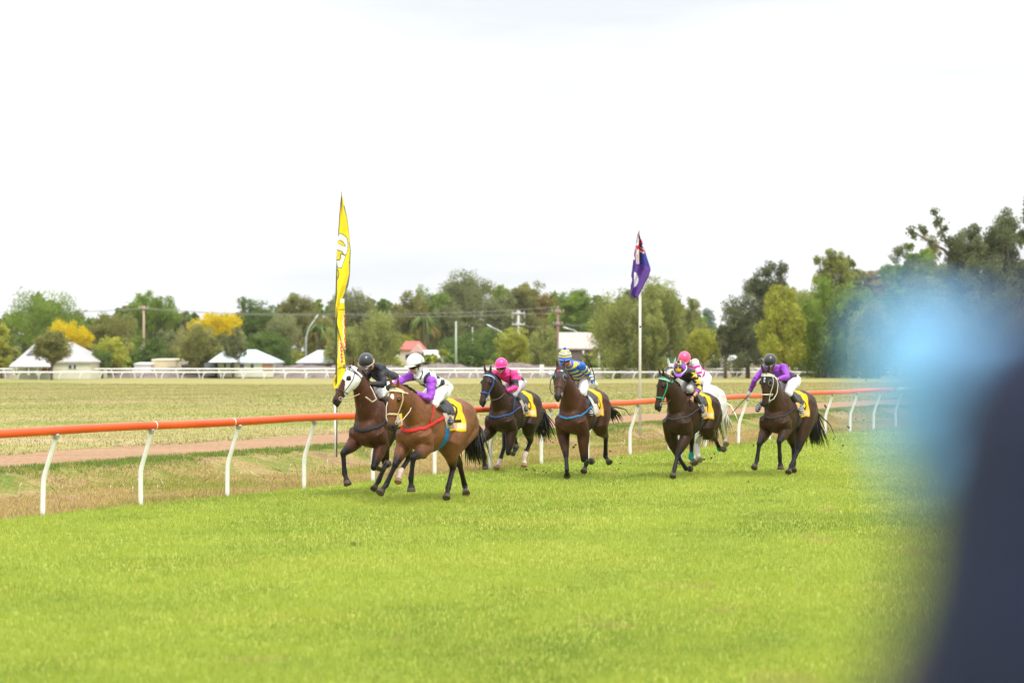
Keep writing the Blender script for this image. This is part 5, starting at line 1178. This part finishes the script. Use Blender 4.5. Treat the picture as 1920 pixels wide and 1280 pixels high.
h1, X, Zf, e, o_, dp, rf = house(244, 'white hip roofed house with a verandah at far left', 32, 170, 678, 641, 50, 120, 698, (.60, .58, .47), ROOFW, 10, [(129, 135, 684, 691), (138, 143, 684, 691)], (34, 61, 77), [(50, 57, 681, 697, (.10, .07, .07)), (80, 88, 682, 697, (.30, .10, .07)), (91, 99, 682, 697, (.16, .10, .08))])
q = MB(); q.add([(X(26), -2.4, e - .55), (X(104), -2.4, e - .55), (X(104), -.3, e), (X(28), -.3, e), (X(26), -2.4, e - .7), (X(104), -2.4, e - .7)], [(0, 1, 2, 3), (0, 4, 5, 1)], (.48, .47, .46)); q.build('verandah_roof', M['wall'], h1, False)
q = MB(); q.box(X(60), X(69), 3.2, 4.2, Zf(650), Zf(635), (.45, .34, .28)); q.build('chimney', M['wall'], rf, False)
def panel(): 
    q = MB(); f = lambda px, py: (X(px), -o_ + (dp / 2 + o_) * (Zf(py) - e) / (Zf(641) - e) - .02, Zf(py) + .10)
    q.add([f(44, 667), f(57, 667), f(60, 658), f(49, 658)], [(0, 1, 2, 3)], (.03, .03, .05)); q.build('solar_panel', M['glossy'], rf, False)
panel()
house(258, 'low cream shed left of the large olive tree', 285, 330, 674, 672, 288, 326, 692, (.72, .62, .40), (.72, .66, .52), 6, name='shed', over=1)
house(256, 'low white shed beside the foot of the wooden power pole', 252, 283, 682, 679, 255, 280, 692, (.60, .60, .60), (.66, .64, .62), 5, name='shed', over=1)
house(262, 'low orange brick building behind the large olive tree', 324, 402, 681, 677, 330, 396, 694, (.46, .22, .10), (.42, .36, .30), 8, [(340, 358, 684, 688)], name='brick_building', over=1)
h3, X, Zf, e, o_, dp, rf = house(252, 'house with a pale blue white hip roof and cream walls', 408, 512, 679, 655, 452, 470, 695, (.62, .62, .50), (.48, .56, .60), 11, [(390 + 30, 424, 681, 689), (432, 440, 681, 690), (450, 458, 681, 690), (470, 476, 681, 690)], (), [(492, 512, 680, 695, (.35, .18, .10))])
q = MB(); q.add([(X(398), -3.5, e), (X(452), -3.5, e), (X(452), 4, e), (X(398), 4, e), (X(425), -1, Zf(655)), (X(440), 4, Zf(655))], [(0, 1, 4), (1, 2, 5, 4), (3, 0, 4, 5)], (.60, .66, .68)); q.build('porch_roof', M['wall'], h3, False)
q = MB(); q.box(X(385), X(404), -1, 4, -.6, Zf(680), (.12, .13, .14)); q.build('carport', M['wall'], h3, False)
house(262, 'house with a white hip roof partly hidden left of the yellow banner', 559, 612, 679, 656, 590, 606, 694, (.16, .15, .11), (.50, .54, .56), 9)
h5, X, Zf, e, o_, dp, rf = house(290, 'cream house with a red tiled roof behind the white capped jockey', 752, 792, 655, 639, 757, 784, 692, (.62, .52, .42), (.42, .11, .08), 9, [(760, 768, 664, 672)])
q = MB(); q.add([(X(768), -2, Zf(662)), (X(800), -2, Zf(662)), (X(784), -2, Zf(645)), (X(768), 4, Zf(662)), (X(800), 4, Zf(662)), (X(784), 4, Zf(645))], [(0, 1, 2), (1, 4, 5, 2), (0, 2, 5, 3)], (.60, .40, .34)); q.build('gable', M['wall'], h5, False)
house(284, 'long low building with a bright white roof beside the red roofed house', 790, 834, 669, 656, 792, 831, 690, (.35, .38, .28), (.62, .62, .64), 6, name='shed', over=1)
h6, X, Zf, e, o_, dp, rf = house(275, 'large open shed with a pale rusty iron roof behind the blue and yellow jockey', 1052, 1128, 653, 622, 1050, 1112, 697, (.16, .12, .10), (.44, .37, .33), 12, name='shed', posts=(1056, 1093, 1122))
house(262, 'white walled building seen under the pepper trees right of the flagpole', 1214, 1262, 640, 632, 1218, 1256, 697, (.55, .55, .58), (.45, .55, .56), 8, name='building', over=1)
house(262, 'low cream building behind the forked yellow green tree', 1290, 1352, 672, 663, 1294, 1348, 697, (.62, .56, .44), (.72, .72, .72), 8, [(1303, 1309, 678, 686), (1338, 1352 - 4, 680, 692)], name='building', over=1)
house(250, 'cream building behind the trunk of the dense dark tree', 1362, 1432, 674, 666, 1366, 1428, 698, (.55, .48, .38), (.70, .70, .70), 8, [(1378, 1384, 680, 690), (1392, 1398, 680, 690)], name='building', over=1)
house(216, 'small pale hut with a dark doorway between the trees', 1538, 1573, 671, 664, 1542, 1569, 698, (.55, .47, .40), (.55, .60, .62), 5, (), (), [(1549, 1557, 674, 694, (.03, .04, .07))], name='hut', over=1.5)
# soil stockpiles
q = MB(); Yb2 = 252
def bank(x0, x1, Yd, hts, name='soil_bank'):
    n = len(hts) * 14; q = MB(); V = []; Fq = []
    xs_ = np.linspace(x0, x1, n); 
    hh = np.interp(xs_, np.linspace(x0, x1, len(hts)), hts); hh = np.array([pzz(h, Yd) for h in hh]) + .76
    hh = hh + .25 * (fbm(xs_ * .3, xs_ * 0, 0.5) - .5)
    for i, x in enumerate(xs_):
        for j, (dy, k_) in enumerate(((-2.6, -.05), (-1.7, .45), (-.8, .85), (0, 1), (1, .8), (2.8, -.05))):
            w = .25 * (vn(x * .4, dy, 0.9) - .5); V.append((pxx(x, Yd), Yd + dy * 1.6 + w, -.76 + hh[i] * k_ + (w * .5 if k_ > 0 else 0)))
    for i in range(n - 1):
        for j in range(5): Fq.append((i * 6 + j, (i + 1) * 6 + j, (i + 1) * 6 + j + 1, i * 6 + j + 1))
    q.add(V, Fq); o = q.build(name, g_bank); return tag(o, kind='structure')
g_bank = ground_mat('stockpile_soil', [(0.3, (.12, .095, .085)), (0.55, (.20, .165, .15)), (0.75, (.27, .225, .20))], 0.8, 0.8, 3)
bank(445, 1090, 256, [693, 689, 686, 684, 687, 684, 683, 684, 687, 684, 685, 687, 688, 686, 684, 688, 690, 684, 681, 682, 683, 687, 689, 684, 680, 679, 681, 684, 686, 689, 691, 693])
bank(170, 450, 258, [694, 689, 690, 689, 691, 689, 690, 690, 692, 693])
bank(1080, 1420, 254, [694, 692, 690, 691, 690, 691, 692, 694])
# paling fences
def fence(Y, x0, x1, top, base, c, label):
    root = thing('paling_fence', label, 'fence', (pxx(x0, Y), Y, -.76)); q = MB(); x = 0; Wd = pxx(x1, Y) - pxx(x0, Y); rs = random.Random(x0); h = pzz(top, Y) + .76
    while x < Wd: q.box(x, x + .28, 0, .03, -.05, h + rs.uniform(-.05, .05), np.array(c) * rs.uniform(.7, 1.25)); x += .31
    q.build('palings', M['wall'], root, False); q = MB(); q.box(0, Wd, .035, .09, h * .7, h * .78, c); q.build('crossbar', M['wall'], root, False)
fence(250, 0, 26, 690, 697, (.42, .38, .36), 'pale low fence at the far left edge beyond the white rails')
fence(262, 172, 320, 690, 697, (.25, .21, .20), 'brown grey paling fence right of the white roofed house')
fence(232 + 22, 1100, 1215, 692, 698, (.22, .19, .17), 'low dark fence at the foot of the pepper trees')
# poles, lamps, wires
def pole(px, top, base, Y, label, r=.14, c=(.30, .22, .16), arms=(), name='power_pole', cat='power pole'):
    root = thing(name, label, cat, (pxx(px, Y), Y, -.76)); h = pzz(top, Y) + .76
    q = MB(); q.tube([(0, 0, -.2), (0, 0, h)], [r * 1.15, r * .8], 10, c); q.build('pole', M['metal'], root)
    for (py, hw_) in arms:
        z = pzz(py, Y) + .76; w_ = hw_ * Y / FPX; q = MB(); q.box(-w_, w_, -.28, -.14, z - .09, z + .09, np.array(c) * 1.3)
        for k_ in np.linspace(-.9, .9, 4): q.tube([(w_ * k_, -.2, z + .09), (w_ * k_, -.2, z + .35)], [.05, .08], 6, (.5, .5, .5))
        q.build('crossarm', M['metal'], root)
    return root
pole(269.5, 574, 682, 300, 'wooden power pole with a crossarm behind the trees at left', .20, (.36, .25, .18), ((578, 9),))
pole(1046, 573, 640, 300, 'red brown power pole with two crossarms above the rusty roofed shed', .18, (.26, .13, .12), ((585, 12), (608, 9)))
hp_ = pole(972, 582, 640, 310, 'grey power pole with a square frame of crossarms', .22, (.45, .47, .44), ((587, 12), (608, 12)))
q = MB(); 
for s in (-1, 1): q.box(s * .95 - .06, s * .95 + .06, -.2, -.08, pzz(597, 310) + .76, pzz(586, 310) + .76, (.45, .47, .44))
q.build('frame', M['metal'], hp_, False)
pole(855, 602, 690, 262, 'tall pale green post behind the white capped jockey', .13, (.40, .46, .36), name='post', cat='post')
pole(886, 613, 690, 285, 'shorter pale green post right of the tall one', .10, (.40, .46, .40), name='post', cat='post')
def lamp(px, base, Y, pts, label):
    root = thing('street_lamp', label, 'street lamp', (pxx(px, Y), Y, -.76)); q = MB(); L = [np.array([pxx(px, Y), Y, -.9])] + [W(a_, b_, Y) for a_, b_ in pts]; L = [p - np.array(root.location) for p in L]
    q.tube(L, [.11] * 2 + [.08] * (len(L) - 2), 8, (.42, .44, .46)); q.build('pole', M['metal'], root)
    q = MB(); d = unit(L[-1] - L[-2]); q.ell(L[-1] + d * .35, (.5, .22, .12), (d, (0, 1, 0), unit(np.cross(d, (0, 1, 0)))), c=(.60, .62, .62)); q.build('lamp_head', M['metal'], root)
lamp(574, 690, 272, [(574, 632), (579, 615), (590, 599)], 'street lamp leaning right between the pale roofs')
lamp(948, 690, 285, [(948, 632), (940, 622), (922, 613)], 'street lamp with its head to the left above the dark bush')
lamp(1084, 690, 285, [(1084, 624), (1076, 619), (1066, 616)], 'street lamp above the rusty roofed shed')
def wire(pts, label, r=.035):
    q = MB(); P_ = [W(a_, b_, Y) for a_, b_, Y in pts]; mid = np.array(P_[0]); Q = []
    for i in range(len(P_) - 1):
        for k_ in range(10): t = k_ / 10; p = P_[i] * (1 - t) + P_[i + 1] * t; p = p - np.array([0, 0, 1.6 * t * (1 - t)]); Q.append(p - mid)
    Q.append(P_[-1] - mid); q.tube(Q, r, 5, (.22, .22, .20)); o = q.build('power_line', M['metal']); o.location = mid; tag(o, label, 'power line')
wire([(1046, 575, 300), (640, 588, 292), (269.5, 577, 300), (-60, 581, 300)], 'upper power line sagging across the tree line')
wire([(1046, 586, 300), (640, 590, 292), (269.5, 579, 300), (-60, 584, 300)], 'lower power line sagging across the tree line')
wire([(972, 608, 310), (1046, 608, 300), (1180, 601, 300)], 'short power line between the two power poles and the pepper trees')
wire([(1290, 614, 300), (1420, 616, 300)], 'power line seen in the gap right of the pepper trees', .05)
# tractor under the trees
tr_ = thing('tractor', 'red and green tractor parked under the trees behind the grey horse', 'tractor', (pxx(1262, 250), 250, -.76)); sc_ = 250 / FPX
q = MB(); q.box(-.9, .9, -.6, .8, .9, 1.7, (.42, .05, .03)); q.box(.9, 2.3, -.45, .6, .9, 1.45, (.45, .07, .03)); q.build('body', M['metal'], tr_, False)
q = MB(); q.box(-.85, .55, -.6, .7, 1.7, 2.9, (.10, .28, .22)); q.build('cab', M['glossy'], tr_, False)
q = MB(); q.box(-.98, .68, -.72, .82, 2.9, 3.05, (.50, .09, .06)); q.build('cab_roof', M['metal'], tr_, False)
for (x, r) in ((-.5, .85), (1.7, .5)):
    q = MB(); q.tube([(x, -.95, r), (x, -.62, r)], r, 20, (.03, .03, .03)); q.tube([(x, -.97, r), (x, -.95, r)], r * .5, 14, (.45, .10, .04)); q.build('wheel', M['leather'], tr_)
q = MB(); q.tube([(-1.0, -.7, 1.6), (-2.6, -.9, 1.9), (-3.4, -.9, .9)], [.14, .14, .14], 8, (.45, .06, .03)); q.box(-3.9, -3.2, -1.6, .4, .5, 1.1, (.25, .24, .23)); q.build('loader_arm', M['metal'], tr_)
# small white post-like marker by the far rail
q = MB(); root = thing('marker_board', 'small white marker standing at the foot of the feathery trees', 'marker', (pxx(1016, 250), 250, -.76)); q.tube([(-.35, 0, 0), (-.1, 0, 1.2)], .09, 6, (.7, .7, .68)); q.tube([(.35, 0, 0), (.1, 0, 1.2)], .09, 6, (.7, .7, .68)); q.build('legs', M['metal'], root)
q = MB(); q.box(-.28, .28, -.05, .05, 1.1, 1.75, (.75, .75, .72)); q.build('board', M['metal'], root, False)

# ------------------------------------------------------------------ bystander beside the camera (out of focus)
def bystander():
    DXB = .021
    root = thing('person', 'out of focus bystander in dark navy jacket with pale blue scarf at the right edge', 'person', (.38 + DXB, .64, .80), 0)
    g0 = .80; L = lambda x, y, z: np.array([x - .38, y - .64, z - g0])
    mb = MB(); cx, cy = .355, .64
    A = (1, 0, 0); B = (0, 1, 0)
    def T(z, a, b, x=cx, y=cy): return (L(x, y, z), (a, 0, 0), (0, b, 0))
    mb.loft([T(1.62, .17, .12), T(1.75, .175, .125), T(1.90, .155, .11), T(2.05, .175, .12), T(2.16, .19, .115), T(2.24, .155, .09), T(2.29, .08, .065), T(2.33, .058, .055)], 20)
    mb.tube([L(cx, cy, 2.30), L(cx, cy + .01, 2.40)], .056, 12)
    hd = L(cx, cy + .02, 2.50); mb.ell(hd, (.078, .098, .115)); mb.ell(hd + np.array([0, .03, -.06]), (.058, .07, .06)); mb.ell(hd + np.array([0, .112, -.03]), (.013, .02, .026)); mb.ell(hd + np.array([0, .095, -.072]), (.026, .01, .009))
    for q in (1, -1): mb.ell(hd + np.array([q * .08, 0, -.02]), (.008, .02, .03))
    for s, hand in ((-1, L(.118, .725, 2.03)), (1, L(.50, .80, 1.95))):
        sh = L(cx + s * .165, cy, 2.19); el = L(cx + s * (.245 if s < 0 else .205), cy - .01, 1.90); mb.ell(sh, (.068, .07, .072)); mb.tube([sh, sh * .5 + el * .5, el], [.066, .060, .050], 14); fa = unit(hand - el)
        mb.tube([el, el * .6 + hand * .4, hand], [.048, .042, .028], 12); mb.ell(hand + fa * .045, (.022, .046, .040), ((1, 0, 0), fa, unit(np.cross((1, 0, 0), fa))))
        up_ = unit(np.cross((1, 0, 0), fa))
        for k in range(4):
            b = hand + fa * .08 + up_ * ((k - 1.5) * .021); d2 = np.array([-s, 0, 0]); Lf = (.036, .042, .039, .03)[k]; mb.tube([b, b + fa * Lf * .8 + d2 * .01, b + fa * Lf * .9 + d2 * Lf, b + fa * .01 + d2 * (Lf + .008)], [.0098, .009, .0085, .0075], 8)
        mb.tube([hand + fa * .02 + up_ * .034, hand + fa * .05 + up_ * .055 - np.array([s * .012, 0, 0]), hand + fa * .075 + up_ * .05 - np.array([s * .03, 0, 0])], [.012, .0105, .009], 8)
        hp = L(cx + s * .09, cy, 1.66); kn = L(cx + s * .10, cy + .02, 1.25); an = L(cx + s * .11, cy, .90)
        mb.tube([hp, hp * .5 + kn * .5, kn, kn * .5 + an * .5, an], [.105, .092, .062, .058, .040], 14); mb.tube([an + np.array([0, -.05, -.05]), an + np.array([0, .05, -.06]), an + np.array([0, .17, -.075])], [.04, .042, .03], 12)
    V, F, N = remesh(mb, .008, 4); n = len(V); link('body', to_mesh('body', V, F, M['skin'], np.tile((.20, .115, .085), (n, 1))), root)
    d1 = np.minimum(segd(V, L(.15, .63, 1.90), L(.118, .725, 2.03))[0], segd(V, L(.56, .63, 1.90), L(.50, .80, 1.95))[0])
    hands = np.minimum(segd(V, L(.118, .725, 2.03) + np.array([0, .0, 0]), L(.13, .79, 2.12))[0], segd(V, L(.50, .80, 1.95), L(.49, .93, 1.99))[0]) < .075
    hands &= (V[:, 1] > L(0, .70, 0)[1]) & ((V[:, 2] > L(0, 0, 2.03)[2]) | (V[:, 0] > 0))
    top = (V[:, 2] > L(0, 0, 1.66)[2]) & (V[:, 2] < L(0, 0, 2.325)[2]) & ~hands
    shell('jacket', V, F, N, top, .012, M['fabric'], np.tile((.004, .009, .038), (n, 1)), root, .003)
    leg = (V[:, 2] <= L(0, 0, 1.68)[2]) & (V[:, 2] > L(0, 0, .93)[2]); shell('trousers', V, F, N, leg, .012, M['cloth'], np.tile((.02, .02, .03), (n, 1)), root, .003)
    shoe = V[:, 2] <= L(0, 0, .94)[2]; shell('shoe', V, F, N, shoe, .008, M['leather'], np.tile((.02, .015, .012), (n, 1)), root)
    hair = ((V - hd)[:, 2] > -.09) & (((V - hd)[:, 1] < .03) | ((V - hd)[:, 2] > .05)) & (np.linalg.norm(V - hd, axis=1) < .14); shell('hair', V, F, N, hair, .02, M['hair'], np.tile((.05, .03, .02), (n, 1)), root, .004)
    q = MB()
    rs = np.random.default_rng(4)
    for (px, py, rx, rz) in [(1680, 680, 112, 118), (1675, 780, 95, 105), (1705, 890, 75, 75), (1750, 690, 100, 110), (1770, 800, 95, 100), (1690, 670, 62, 72), (1700, 760, 62, 80), (1740, 870, 55, 55), (1830, 640, 60, 60)]:
        Yd = .745; s = Yd / FPX; p = W(px + 38, py - 8, Yd); q.ell(p - np.array([.38 + DXB, .64, g0]), (rx * s * .92, .010, rz * s * .92), n=14, m=9, c=(.26, .60, .98))
    q.tube([W(1800, 720, .75) - np.array([.38 + DXB, .64, g0]), L(.20, .75, 2.25), L(.26, .75, 2.27), L(.31, .71, 2.30), L(.335, .60, 2.32), L(.36, .575, 2.32), L(.42, .60, 2.31), L(.43, .68, 2.29), L(.36, .73, 2.27), L(.26, .74, 2.26), L(.20, .75, 2.24)], [.020, .020, .022, .024, .026, .028, .026, .026, .026, .024, .015], 12, (.13, .42, .86))
    q.build('scarf', M['cloth'], root)
bystander()

# ------------------------------------------------------------------ thin haze of the warm day
def haze():
    q = MB(); q.box(-420, 420, -30, 640, -8, 46); me = to_mesh('haze', q.V, q.F, M['wall'], None, False); me.materials.clear()
    m = bpy.data.materials.new('haze'); m.use_nodes = True; n = m.node_tree; n.nodes.clear(); out = n.nodes.new('ShaderNodeOutputMaterial'); v = n.nodes.new('ShaderNodeVolumePrincipled')
    v.inputs['Color'].default_value = (.93, .95, .97, 1); v.inputs['Density'].default_value = HAZE; v.inputs['Anisotropy'].default_value = .2
    n.links.new(v.outputs[0], out.inputs['Volume']); me.materials.append(m); tag(link('haze', me), kind='stuff')
HAZE = 0.00009
haze()
